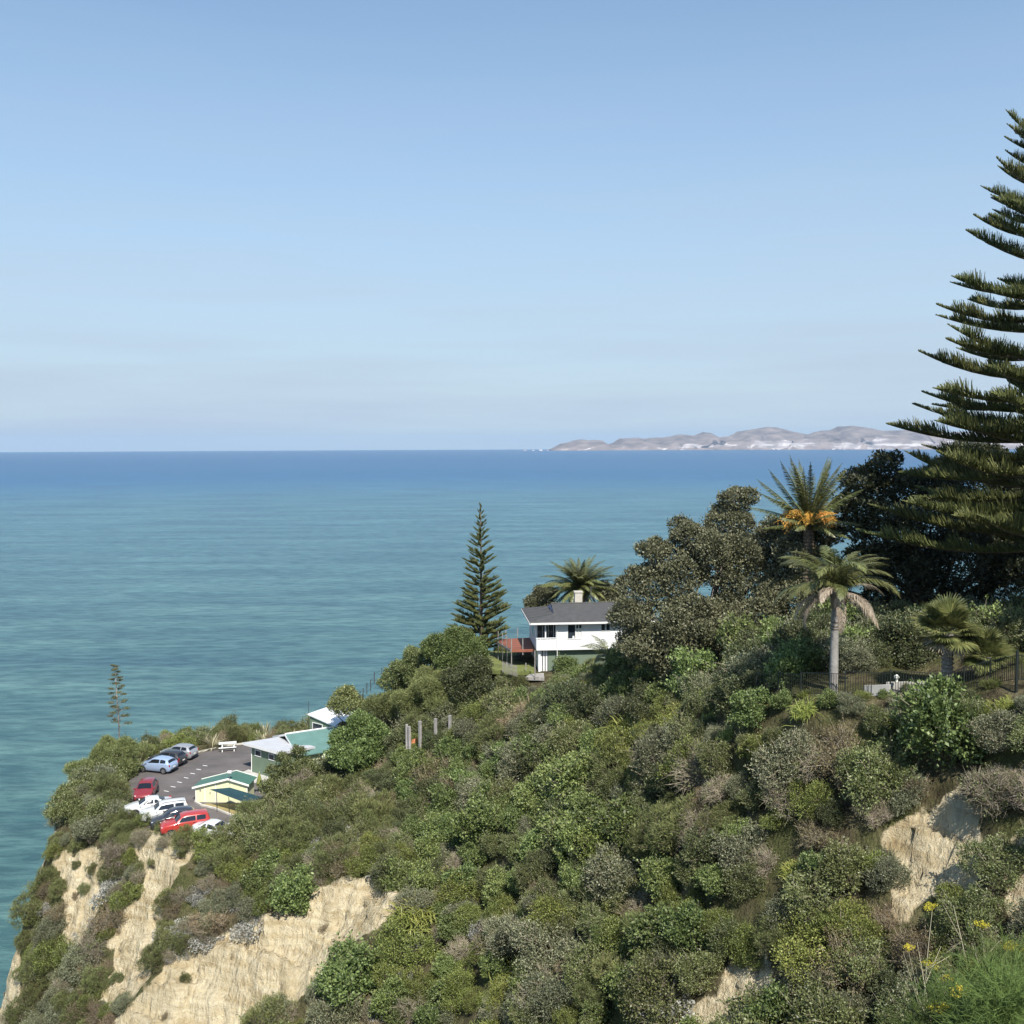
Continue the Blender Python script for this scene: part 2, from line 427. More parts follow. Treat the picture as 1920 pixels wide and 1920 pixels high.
def terrain_mat():
    m, nt, b = newmat('hillside_ground')
    N, L = nt.nodes, nt.links
    t = N.new('ShaderNodeNewGeometry')
    at = N.new('ShaderNodeAttribute'); at.attribute_name = 'bare'
    n1 = N.new('ShaderNodeTexNoise'); n1.inputs['Scale'].default_value = 1.3; n1.inputs['Detail'].default_value = 8
    n2 = N.new('ShaderNodeTexNoise'); n2.inputs['Scale'].default_value = 0.35; n2.inputs['Detail'].default_value = 6
    n3 = N.new('ShaderNodeTexNoise'); n3.inputs['Scale'].default_value = 9; n3.inputs['Detail'].default_value = 8; n3.inputs['Roughness'].default_value = .65
    mp_ = N.new('ShaderNodeMapping'); mp_.inputs['Scale'].default_value = (1.5, 1.5, 0.28)
    n4 = N.new('ShaderNodeTexNoise'); n4.inputs['Scale'].default_value = 2.2; n4.inputs['Detail'].default_value = 7; n4.inputs['Roughness'].default_value = .6
    mp2 = N.new('ShaderNodeMapping'); mp2.inputs['Scale'].default_value = (.12, .12, 1.7)
    n5 = N.new('ShaderNodeTexNoise'); n5.inputs['Scale'].default_value = 1.6; n5.inputs['Detail'].default_value = 5
    for n in (n1, n2, n3): L.new(t.outputs['Position'], n.inputs['Vector'])
    L.new(t.outputs['Position'], mp_.inputs['Vector']); L.new(mp_.outputs['Vector'], n4.inputs['Vector'])
    L.new(t.outputs['Position'], mp2.inputs['Vector']); L.new(mp2.outputs['Vector'], n5.inputs['Vector'])
    def ramp(src, stops):
        r = N.new('ShaderNodeValToRGB'); e = r.color_ramp.elements
        while len(e) < len(stops): e.new(.5)
        for k, (p, c) in enumerate(stops): e[k].position = p; e[k].color = col4(c)
        L.new(src, r.inputs['Fac']); return r.outputs['Color']
    def mix(a, b_, f, mode='MIX'):
        x = N.new('ShaderNodeMixRGB'); x.blend_type = mode
        for s, v in (('Color1', a), ('Color2', b_), ('Fac', f)):
            if isinstance(v, (int, float)): x.inputs[s].default_value = v
            elif isinstance(v, tuple): x.inputs[s].default_value = col4(v)
            else: L.new(v, x.inputs[s])
        return x.outputs['Color']
    litter = ramp(n1.outputs['Fac'], [(.3, (.045, .036, .022)), (.5, (.11, .092, .052)), (.72, (.21, .18, .10))])
    green = ramp(n3.outputs['Fac'], [(.3, (.04, .046, .016)), (.7, (.13, .135, .05))])
    veg = mix(litter, green, ramp(n2.outputs['Fac'], [(.42, (0, 0, 0)), (.6, (1, 1, 1))]))
    sand = ramp(n4.outputs['Fac'], [(.22, (.40, .32, .19)), (.40, (.60, .51, .34)), (.62, (.68, .595, .41)), (.8, (.74, .68, .52))])
    band = ramp(n5.outputs['Fac'], [(.35, (.72, .66, .56)), (.55, (1, 1, 1)), (.7, (1, .95, .84))])
    sand = mix(sand, band, .8, 'MULTIPLY')
    stain = ramp(n2.outputs['Fac'], [(.48, (1, 1, 1)), (.66, (.62, .58, .50))])
    sand = mix(sand, stain, .7, 'MULTIPLY')
    ck = N.new('ShaderNodeAttribute'); ck.attribute_name = 'crack'
    sand = mix(sand, (.16, .115, .07), ramp(ck.outputs['Fac'], [(.35, (0, 0, 0)), (.9, (.75, .75, .75))]))
    mask = N.new('ShaderNodeMath'); mask.operation = 'ADD'
    sc = N.new('ShaderNodeMath'); sc.operation = 'MULTIPLY_ADD'; sc.inputs[1].default_value = .9; sc.inputs[2].default_value = -.45
    L.new(n1.outputs['Fac'], sc.inputs[0]); L.new(at.outputs['Fac'], mask.inputs[0]); L.new(sc.outputs[0], mask.inputs[1])
    mk = ramp(mask.outputs[0], [(.40, (0, 0, 0)), (.52, (1, 1, 1))])
    L.new(mix(veg, sand, mk), b.inputs['Base Color'])
    b.inputs['Roughness'].default_value = .95; b.inputs['Specular IOR Level'].default_value = .15
    ad = N.new('ShaderNodeMath'); ad.operation = 'MULTIPLY_ADD'; ad.inputs[1].default_value = .35
    L.new(n3.outputs['Fac'], ad.inputs[0]); L.new(n4.outputs['Fac'], ad.inputs[2])
    bp = N.new('ShaderNodeBump'); bp.inputs['Strength'].default_value = 1.0; bp.inputs['Distance'].default_value = .5
    L.new(ad.outputs[0], bp.inputs['Height']); L.new(bp.outputs['Normal'], b.inputs['Normal'])
    return m

ny, nx = XX.shape
idx = np.arange(ny * nx).reshape(ny, nx)
quads = np.stack([idx[:-1, :-1], idx[:-1, 1:], idx[1:, 1:], idx[1:, :-1]], -1).reshape(-1, 4)
# bare faces: benches of harder beds, upright cracks and crumbly relief, pushed out along the fall line
gyv, gxv = np.gradient(ZZ, GS); steep = np.hypot(gxv, gyv) + 1e-6
fx_, fy_ = -gxv / steep, -gyv / steep
jit = np.clip((steep - .5) / .9, 0, 1) * np.clip(bare * 1.3, 0, 1)
al = XX * fy_ * -1 + YY * fx_                                  # runs along the face
zb_ = ZZ + .35 * fbm(XX * .25, YY * .25, seed=83, o=3)
beds = np.floor(zb_ / .95) + np.clip((zb_ / .95 - np.floor(zb_ / .95)) * 3.2 - 1.1, 0, 1)
bench = (beds * .95 - zb_) * (.35 + .35 * fbm(XX * .3, YY * .3, seed=84, o=3))
crk = np.abs(fbm(al * .55 + .35 * fbm(ZZ * .8, al * .3, seed=85, o=3), ZZ * .10, seed=86, o=4)); crack = np.clip(1 - crk / .055, 0, 1)
rough_ = .26 * fbm(XX * 1.3, YY * 1.3, ZZ * 1.0, seed=81, o=4)
push = jit * (.85 * bench + rough_ - .55 * crack)
VX = XX + fx_ * push; VY = YY + fy_ * push
me = npmesh('hillside', np.stack([VX.ravel(), VY.ravel(), ZZ.ravel()], -1), quads, [terrain_mat()], smooth=True)
ca = me.attributes.new('crack', 'FLOAT', 'POINT'); ca.data.foreach_set('value', (crack * jit).ravel().astype(np.float32))
a = me.attributes.new('bare', 'FLOAT', 'POINT'); a.data.foreach_set('value', bare.ravel().astype(np.float32))
tag(link('hillside', me), kind='structure')

# ------------------------------------------------------------------ sea (with the curve of the earth)
RE = 6371000.0 * 7 / 6
def sea_mat():
    m, nt, b = newmat('sea_water')
    N, L = nt.nodes, nt.links
    g = N.new('ShaderNodeNewGeometry'); sp = N.new('ShaderNodeSeparateXYZ'); L.new(g.outputs['Position'], sp.inputs['Vector'])
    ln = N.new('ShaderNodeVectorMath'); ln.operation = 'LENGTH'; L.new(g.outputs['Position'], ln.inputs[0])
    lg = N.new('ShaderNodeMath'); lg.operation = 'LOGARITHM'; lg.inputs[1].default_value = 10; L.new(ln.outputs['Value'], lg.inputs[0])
    # drifting patches of silt: long along the coast, short across
    mp_ = N.new('ShaderNodeMapping'); mp_.inputs['Scale'].default_value = (.00035, .0011, 0)
    n1 = N.new('ShaderNodeTexNoise'); n1.inputs['Scale'].default_value = 1; n1.inputs['Detail'].default_value = 6
    L.new(g.outputs['Position'], mp_.inputs['Vector']); L.new(mp_.outputs['Vector'], n1.inputs['Vector'])
    ma = N.new('ShaderNodeMath'); ma.operation = 'MULTIPLY_ADD'; ma.inputs[1].default_value = .16; ma.inputs[2].default_value = -.08
    L.new(n1.outputs['Fac'], ma.inputs[0])
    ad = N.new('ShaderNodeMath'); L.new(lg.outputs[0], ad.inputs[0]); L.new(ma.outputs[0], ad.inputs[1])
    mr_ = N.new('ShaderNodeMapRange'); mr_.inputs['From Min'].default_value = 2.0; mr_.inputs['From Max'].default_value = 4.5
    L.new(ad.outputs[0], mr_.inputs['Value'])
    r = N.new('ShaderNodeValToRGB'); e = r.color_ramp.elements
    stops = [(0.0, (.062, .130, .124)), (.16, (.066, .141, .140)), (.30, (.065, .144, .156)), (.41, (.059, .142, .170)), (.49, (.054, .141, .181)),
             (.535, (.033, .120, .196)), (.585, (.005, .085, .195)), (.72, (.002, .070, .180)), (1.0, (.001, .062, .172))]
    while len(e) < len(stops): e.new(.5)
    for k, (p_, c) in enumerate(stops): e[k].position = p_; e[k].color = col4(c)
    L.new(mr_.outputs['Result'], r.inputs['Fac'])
    # swell bands and cat's paws
    mp2 = N.new('ShaderNodeMapping'); mp2.inputs['Scale'].default_value = (.006, .03, 0); mp2.inputs['Rotation'].default_value = (0, 0, .12)
    n2 = N.new('ShaderNodeTexNoise'); n2.inputs['Scale'].default_value = 1; n2.inputs['Detail'].default_value = 8; n2.inputs['Roughness'].default_value = .62
    L.new(g.outputs['Position'], mp2.inputs['Vector']); L.new(mp2.outputs['Vector'], n2.inputs['Vector'])
    r2 = N.new('ShaderNodeValToRGB'); r2.color_ramp.elements[0].position = .40; r2.color_ramp.elements[1].position = .62
    r2.color_ramp.elements[0].color = (.70, .79, .84, 1); r2.color_ramp.elements[1].color = (1.22, 1.16, 1.11, 1)
    L.new(n2.outputs['Fac'], r2.inputs['Fac'])
    mx = N.new('ShaderNodeMixRGB'); mx.blend_type = 'MULTIPLY'; mx.inputs['Fac'].default_value = 1
    L.new(r.outputs['Color'], mx.inputs['Color1']); L.new(r2.outputs['Color'], mx.inputs['Color2'])
    # small choppy wavelets
    mp3 = N.new('ShaderNodeMapping'); mp3.inputs['Scale'].default_value = (.075, .23, 0); mp3.inputs['Rotation'].default_value = (0, 0, -.2)
    n3 = N.new('ShaderNodeTexNoise'); n3.inputs['Scale'].default_value = 1; n3.inputs['Detail'].default_value = 7; n3.inputs['Roughness'].default_value = .7
    L.new(g.outputs['Position'], mp3.inputs['Vector']); L.new(mp3.outputs['Vector'], n3.inputs['Vector'])
    r4 = N.new('ShaderNodeValToRGB'); r4.color_ramp.elements[0].position = .41; r4.color_ramp.elements[1].position = .60
    r4.color_ramp.elements[0].color = (.62, .72, .77, 1); r4.color_ramp.elements[1].color = (1.36, 1.27, 1.22, 1)
    L.new(n3.outputs['Fac'], r4.inputs['Fac'])
    mx2 = N.new('ShaderNodeMixRGB'); mx2.blend_type = 'MULTIPLY'; mx2.inputs['Fac'].default_value = 1
    L.new(mx.outputs['Color'], mx2.inputs['Color1']); L.new(r4.outputs['Color'], mx2.inputs['Color2'])
    mp5 = N.new('ShaderNodeMapping'); mp5.inputs['Scale'].default_value = (.0016, .016, 0); mp5.inputs['Rotation'].default_value = (0, 0, .05)
    n5 = N.new('ShaderNodeTexNoise'); n5.inputs['Scale'].default_value = 1; n5.inputs['Detail'].default_value = 6; n5.inputs['Roughness'].default_value = .6
    L.new(g.outputs['Position'], mp5.inputs['Vector']); L.new(mp5.outputs['Vector'], n5.inputs['Vector'])
    r5 = N.new('ShaderNodeValToRGB'); r5.color_ramp.elements[0].position = .60; r5.color_ramp.elements[1].position = .70
    r5.color_ramp.elements[0].color = (1, 1, 1, 1); r5.color_ramp.elements[1].color = (.62, .72, .84, 1)
    L.new(n5.outputs['Fac'], r5.inputs['Fac'])
    mx3 = N.new('ShaderNodeMixRGB'); mx3.blend_type = 'MULTIPLY'; mx3.inputs['Fac'].default_value = .8
    L.new(mx2.outputs['Color'], mx3.inputs['Color1']); L.new(r5.outputs['Color'], mx3.inputs['Color2'])
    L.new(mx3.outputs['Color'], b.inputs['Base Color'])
    b.inputs['Roughness'].default_value = .28
    b.inputs['IOR'].default_value = 1.33
    b.inputs['Specular IOR Level'].default_value = .2
    bp = N.new('ShaderNodeBump'); bp.inputs['Strength'].default_value = 1.0; bp.inputs['Distance'].default_value = 1.1
    ad2 = N.new('ShaderNodeMath'); ad2.operation = 'MULTIPLY_ADD'; ad2.inputs[1].default_value = 2.0
    L.new(n2.outputs['Fac'], ad2.inputs[0]); L.new(n3.outputs['Fac'], ad2.inputs[2])
    L.new(ad2.outputs[0], bp.inputs['Height']); L.new(bp.outputs['Normal'], b.inputs['Normal'])
    return m
rr = np.concatenate([[40], np.geomspace(70, 46000, 150)]); aa = np.radians(np.linspace(-105, 105, 121))
RR, AA = np.meshgrid(rr, aa)
sv = np.stack([RR * np.sin(AA), RR * np.cos(AA), -RR ** 2 / (2 * RE)], -1).reshape(-1, 3)
ii = np.arange(RR.size).reshape(RR.shape)
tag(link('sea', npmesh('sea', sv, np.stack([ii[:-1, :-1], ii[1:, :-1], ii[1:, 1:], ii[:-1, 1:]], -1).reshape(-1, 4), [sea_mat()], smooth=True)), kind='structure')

# ------------------------------------------------------------------ headland across the bay
def headland():
    sk = [(1036, 842), (1046, 836), (1058, 830), (1078, 826), (1100, 822), (1128, 821), (1142, 824), (1156, 830), (1164, 828), (1180, 820), (1215, 819), (1250, 818), (1280, 815), (1310, 812), (1330, 814),
          (1350, 806), (1365, 808), (1385, 817), (1405, 816), (1420, 808), (1450, 802), (1475, 797), (1500, 801), (1530, 806), (1550, 812), (1562, 808), (1575, 805), (1600, 803), (1610, 797),
          (1640, 796), (1670, 801), (1690, 806), (1740, 802), (1770, 803), (1800, 808), (1900, 806), (2050, 800), (2300, 795), (2700, 800)]
    D0 = 18000.0; k = D0 / F
    px = np.arange(1036, 2700, 3.0)
    sy = np.interp(px, [s[0] for s in sk], [s[1] for s in sk])
    X = (px - 960) * k
    base = -D0 ** 2 / (2 * RE)
    h = np.maximum((842.5 - (px - 960) * .0041 - sy) * k, 4) * 1.04
    h = h + 12 * fbm(px * .06, px * 0, seed=4)
    rows = [(-60, 0.0), (0, .04), (40, .16), (70, .30), (110, .43), (160, .52), (330, .58), (600, .72), (900, .86), (1250, 1.0), (1800, .8), (2600, .45), (3600, .0)]
    V = []
    for q, (dy, f) in enumerate(rows):
        n = fbm(X * .004, np.full_like(X, dy * .006), seed=8, o=4)
        y = D0 + dy + n * (90 if q < 6 else 160) + 500 * np.sin(px * .006)
        cl = np.clip(f + (.16 * n if 0 < q < 9 else 0), 0, 1)
        V.append(np.stack([X, y, base - 8 + (h + 8) * (cl if q != 9 else 1.0)], -1))
    V = np.array(V)
    i = np.arange(V.shape[0] * V.shape[1]).reshape(V.shape[:2])
    m, nt, b = newmat('headland_rock')
    N, L = nt.nodes, nt.links
    g = N.new('ShaderNodeNewGeometry')
    mp_ = N.new('ShaderNodeMapping'); mp_.inputs['Scale'].default_value = (.0022, .0022, .024)
    n1 = N.new('ShaderNodeTexNoise'); n1.inputs['Scale'].default_value = 1; n1.inputs['Detail'].default_value = 6
    L.new(g.outputs['Position'], mp_.inputs['Vector']); L.new(mp_.outputs['Vector'], n1.inputs['Vector'])
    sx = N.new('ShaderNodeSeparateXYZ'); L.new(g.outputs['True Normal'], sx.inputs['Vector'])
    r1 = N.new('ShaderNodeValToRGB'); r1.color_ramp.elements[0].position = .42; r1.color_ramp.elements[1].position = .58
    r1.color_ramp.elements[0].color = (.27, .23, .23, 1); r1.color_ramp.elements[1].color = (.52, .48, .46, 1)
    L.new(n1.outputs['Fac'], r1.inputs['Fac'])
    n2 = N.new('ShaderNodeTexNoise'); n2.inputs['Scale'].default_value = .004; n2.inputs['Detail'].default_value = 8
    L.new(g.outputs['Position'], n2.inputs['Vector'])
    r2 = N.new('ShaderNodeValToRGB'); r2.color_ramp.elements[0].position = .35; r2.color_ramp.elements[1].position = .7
    r2.color_ramp.elements[0].color = (.13, .11, .11, 1); r2.color_ramp.elements[1].color = (.28, .23, .21, 1)  # hill tone paled so some distance haze sits in the colour
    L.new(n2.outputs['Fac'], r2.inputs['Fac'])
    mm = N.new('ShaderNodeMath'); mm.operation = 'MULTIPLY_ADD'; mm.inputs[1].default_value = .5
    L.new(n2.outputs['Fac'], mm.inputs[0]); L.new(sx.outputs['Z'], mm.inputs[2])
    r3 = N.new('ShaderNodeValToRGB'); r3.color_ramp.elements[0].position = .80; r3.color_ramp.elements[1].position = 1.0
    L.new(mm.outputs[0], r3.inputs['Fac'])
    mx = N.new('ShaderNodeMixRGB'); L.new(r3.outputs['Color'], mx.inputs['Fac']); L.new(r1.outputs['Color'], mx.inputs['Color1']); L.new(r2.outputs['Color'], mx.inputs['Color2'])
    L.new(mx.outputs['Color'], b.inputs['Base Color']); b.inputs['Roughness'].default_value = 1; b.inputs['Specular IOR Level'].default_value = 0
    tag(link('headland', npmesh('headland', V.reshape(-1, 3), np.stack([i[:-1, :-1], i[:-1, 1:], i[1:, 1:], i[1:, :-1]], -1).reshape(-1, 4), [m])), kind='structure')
    for q, (x, wpx, hpx) in enumerate([(985, 9, 2.2), (1000, 5, 1.4), (1014, 7, 3.0), (1027, 6, 2.0)]):
        mb = MB(); c = Vector(((x - 960) * k, D0 - 200, base)); n = 9
        ring = [(c.x + math.cos(t * 6.2832 / n) * wpx * k * .5 * (1 + .3 * math.sin(t * 5 + q)), c.y + math.sin(t * 6.2832 / n) * wpx * k * .5, base - 6) for t in range(n)]
        top = [(c.x + (p[0] - c.x) * .45, c.y + (p[1] - c.y) * .45, base + hpx * k * (.7 + .3 * math.cos(t * 2.2 + q))) for t, p in enumerate(ring)]
        mb.add(ring + top, [(t, (t + 1) % n, n + (t + 1) % n, n + t) for t in range(n)] + [tuple(range(n, 2 * n))])
        tag(mb.build('sea_rock', m), 'tiny pale rock islet off the tip of the distant headland', 'rock', 'rock islets off the headland')
headland()

# ------------------------------------------------------------------ haze: the air over the bay
hz = MB().box(-52000, 52000, -4000, 50000, -190, 520).build('haze', None)
hm = bpy.data.materials.new('haze_air'); hm.use_nodes = True
hm.node_tree.nodes.clear()
vo = hm.node_tree.nodes.new('ShaderNodeVolumePrincipled'); ou = hm.node_tree.nodes.new('ShaderNodeOutputMaterial')
vo.inputs['Color'].default_value = (.56, .77, 1.0, 1); vo.inputs['Density'].default_value = 2.1e-5; vo.inputs['Anisotropy'].default_value = 0.0
hm.node_tree.links.new(vo.outputs['Volume'], ou.inputs['Volume'])
hz.data.materials.append(hm)
tag(hz, 'pale blue haze over the bay', kind='stuff')
# ------------------------------------------------------------------ plant-building tools
class Acc:
    """collects numpy geometry with one material index per batch"""
    def __init__(s): s.V = []; s.F = {3: [], 4: []}; s.M = {3: [], 4: []}; s.n = 0
    def add(s, V, Fa, mi=0):
        if len(V) == 0: return
        s.V.append(V); k = Fa.shape[1]
        s.F[k].append(Fa + s.n); s.M[k].append(np.full(len(Fa), mi, np.int32)); s.n += len(V)
    def mesh(s, name, mats, smooth=False):
        Fs = [np.concatenate(s.F[k]) for k in (3, 4) if s.F[k]]
        mi = np.concatenate([np.concatenate(s.M[k]) for k in (3, 4) if s.F[k]])
        return npmesh(name, np.concatenate(s.V), Fs, mats, mi, smooth)

def unit(v): return v / (np.linalg.norm(v, axis=-1, keepdims=True) + 1e-9)

def leaves(Pn, A, L, W, rs, fold=0.0):
    """rhombus leaves rooted at Pn, pointing along A"""
    n = len(Pn); A = unit(A)
    B = unit(np.cross(A, unit(rs.normal(size=(n, 3)))))
    N = np.cross(A, B)
    L = np.broadcast_to(L, n)[:, None] * rs.uniform(.7, 1.25, (n, 1)); W = np.broadcast_to(W, n)[:, None] * rs.uniform(.75, 1.2, (n, 1))
    V = np.stack([Pn, Pn + A * L * .5 + B * W * .5 + N * W * fold, Pn + A * L, Pn + A * L * .5 - B * W * .5 + N * W * fold], 1).reshape(-1, 3)
    return V, np.arange(n * 4).reshape(n, 4)

def prisms(A, B, ra, rb, n=3):
    m = len(A); d = unit(B - A)
    ref = np.where(np.abs(d[:, 2:3]) > .9, np.array([[1., 0, 0]]), np.array([[0, 0, 1.]]))
    u = unit(np.cross(d, ref)); w = np.cross(d, u)
    ra = np.broadcast_to(ra, m)[:, None]; rb = np.broadcast_to(rb, m)[:, None]
    ring = [u * math.cos(2 * math.pi * k / n) + w * math.sin(2 * math.pi * k / n) for k in range(n)]
    V = np.stack([A + r * ra for r in ring] + [B + r * rb for r in ring], 1).reshape(-1, 3)
    i = np.arange(m)[:, None] * 2 * n
    Fq = np.concatenate([np.concatenate([i + k, i + (k + 1) % n, i + n + (k + 1) % n, i + n + k], 1) for k in range(n)])
    return V, Fq

def sprigs(rs, lobes, n, shell=(.78, 1.04), lump=.25, zmin=-.2, upbias=.35):
    """anchor points spread over the outside of a clump of lobes, with outward directions"""
    lobes = np.asarray(lobes, float)
    area = (lobes[:, 3] * lobes[:, 4] + lobes[:, 3] * lobes[:, 5]) ; area = area / area.sum()
    m = int(n * 2.2)
    k = rs.choice(len(lobes), m, p=area); c = lobes[k]
    d = rs.normal(size=(m, 3)); d[:, 2] += upbias; d = unit(d)
    s = 1 + lump * (vnoise(d[:, 0] * 2.7 + k * 3.1, d[:, 1] * 2.7, d[:, 2] * 2.7, seed=int(rs.integers(1000))) + .5 * vnoise(d[:, 0] * 6 + k, d[:, 1] * 6, d[:, 2] * 6, seed=5))
    r = s * (shell[0] + (shell[1] - shell[0]) * rs.random(m) ** .6)
    Pn = c[:, :3] + d * c[:, 3:6] * r[:, None]
    ok = Pn[:, 2] > zmin
    for j in range(len(lobes)):
        q = (Pn - lobes[j, :3]) / lobes[j, 3:6]
        ok &= ~((np.einsum('ij,ij->i', q, q) < .62) & (k != j))
    Pn, d = Pn[ok][:n], d[ok][:n]
    return Pn, d

def foliage(acc, rs, lobes, n, per, sr, L, W, mi=0, shell=(.78, 1.04), lump=.25, zmin=-.2, upbias=.35, out=.7, up=.3, rnd=.6):
    Pn, d = sprigs(rs, lobes, n, shell, lump, zmin, upbias)
    if len(Pn) == 0: return Pn, d
    Q = np.repeat(Pn, per, 0) + rs.normal(size=(len(Pn) * per, 3)) * sr
    A = np.repeat(d, per, 0) * out + rs.normal(size=(len(Pn) * per, 3)) * rnd + np.array([0, 0, up])
    acc.add(*leaves(Q, A, L, W, rs, .12), mi)
    return Pn, d

def shoots(acc, rs, lobes, n, ln, L, W, mi_leaf, mi_twig):
    Pn, d = sprigs(rs, lobes, n, (.8, 1.0), .3)
    if len(Pn) == 0: return
    n = len(Pn); D = unit(d * .8 + rs.normal(size=(n, 3)) * .35 + np.array([0, 0, .75])); q = ln * rs.uniform(.4, 1.3, (n, 1)); E = Pn + D * q
    acc.add(*prisms(Pn - D * .1, E, .010, .004), mi_twig)
    m = 11; t = rs.random((n * m, 1)); Q = np.repeat(Pn, m, 0) + np.repeat(E - Pn, m, 0) * t
    acc.add(*leaves(Q, np.repeat(D, m, 0) * .6 + rs.normal(size=(n * m, 3)) * .7, L, W, rs, .1), mi_leaf)

def twigs(acc, rs, ends, root, r0, mi, sub=3, sublen=.2, jit=.12):
    n = len(ends)
    if n == 0: return
    R = np.broadcast_to(np.asarray(root, float), (n, 3)) + rs.normal(size=(n, 3)) * np.array([.12, .12, .02])
    M = R + (ends - R) * .5 + rs.normal(size=(n, 3)) * jit
    M[:, 2] -= .05
    acc.add(*prisms(R, M, r0, r0 * .65), mi); acc.add(*prisms(M, ends, r0 * .65, r0 * .3), mi)
    if sub:
        t = rs.uniform(.1, .95, (n * sub, 1)); a = np.repeat(M, sub, 0); b = np.repeat(ends, sub, 0)
        S0 = a + (b - a) * t; dr = unit(np.repeat(unit(ends - R), sub, 0) + rs.normal(size=(n * sub, 3)) * .7)
        acc.add(*prisms(S0, S0 + dr * sublen * rs.uniform(.6, 1.5, (n * sub, 1)), r0 * .4, r0 * .18), mi)

# foliage colours, as albedo
leafmat('leaf_olive', (.060, .078, .026), (.255, .290, .115), .45, .2)
leafmat('leaf_sage', (.078, .090, .046), (.30, .32, .19), .5, .2)
leafmat('leaf_moss', (.078, .102, .026), (.29, .335, .095), .5, .22, .4)
leafmat('leaf_glossy', (.055, .090, .026), (.255, .33, .11), .5, .25, .45)
leafmat('leaf_dark', (.032, .048, .020), (.165, .19, .080), .5, .15, .45)
leafmat('leaf_dry', (.11, .088, .044), (.33, .28, .15), .7, .2, .2)
leafmat('leaf_feathery', (.080, .102, .034), (.27, .30, .12), .6, .25, .3)
leafmat('leaf_silver', (.18, .18, .145), (.50, .50, .45), .5, .15, .4)
leafmat('leaf_fern', (.12, .165, .030), (.34, .37, .10), .5, .3, .4)
leafmat('leaf_flax', (.18, .19, .08), (.62, .58, .38), .45, .2, .5)
leafmat('leaf_greyoak', (.050, .056, .028), (.215, .215, .12), .5, .15, .4, .1)
leafmat('leaf_shade', (.020, .028, .014), (.085, .098, .042), .45, .12, .5, .1)
leafmat('leaf_pine', (.055, .075, .026), (.19, .205, .068), .6, .12, .3, .18)
leafmat('leaf_palm', (.070, .088, .026), (.215, .225, .080), .4, .2, .6, .2)
leafmat('leaf_palm_dead', (.22, .175, .12), (.48, .41, .31), .7, .2, .2, .2)
leafmat('twig_grey', (.20, .17, .115), (.47, .415, .31), .8, 0, .2)
leafmat('twig_brown', (.085, .062, .045), (.20, .155, .12), .85, 0, .2)
leafmat('fruit_yellow', (.48, .25, .03), (.70, .44, .10), .6, .15, .3)
plain('bark_grey', (.24, .21, .18), .9, var=.4, scale=5, bump=.6, bscale=14)
plain('bark_brown', (.13, .095, .065), .95, var=.45, scale=6, bump=.8, bscale=12)
plain('palm_trunk', (.27, .25, .23), .85, var=.25, scale=3, bump=.3, bscale=9)

# ------------------------------------------------------------------ shrub kinds (a few seedlings of each; placed singly later)
SHRUB = {}
def dome(rs, n=6, R=1.0, h=.8):
    lo = [(0, 0, h * .35, R * .66, R * .66, h * .55)]
    for i in range(n):
        a = i * 6.283 / n + rs.uniform(-.6, .6); q = rs.uniform(.25, .85) * R; r = rs.uniform(.22, .50) * R
        lo.append((math.cos(a) * q, math.sin(a) * q, h * rs.uniform(.2, 1.15) * (1.15 - .5 * q / R), r, r * rs.uniform(.8, 1.2), r * rs.uniform(.7, 1.2)))
    return lo

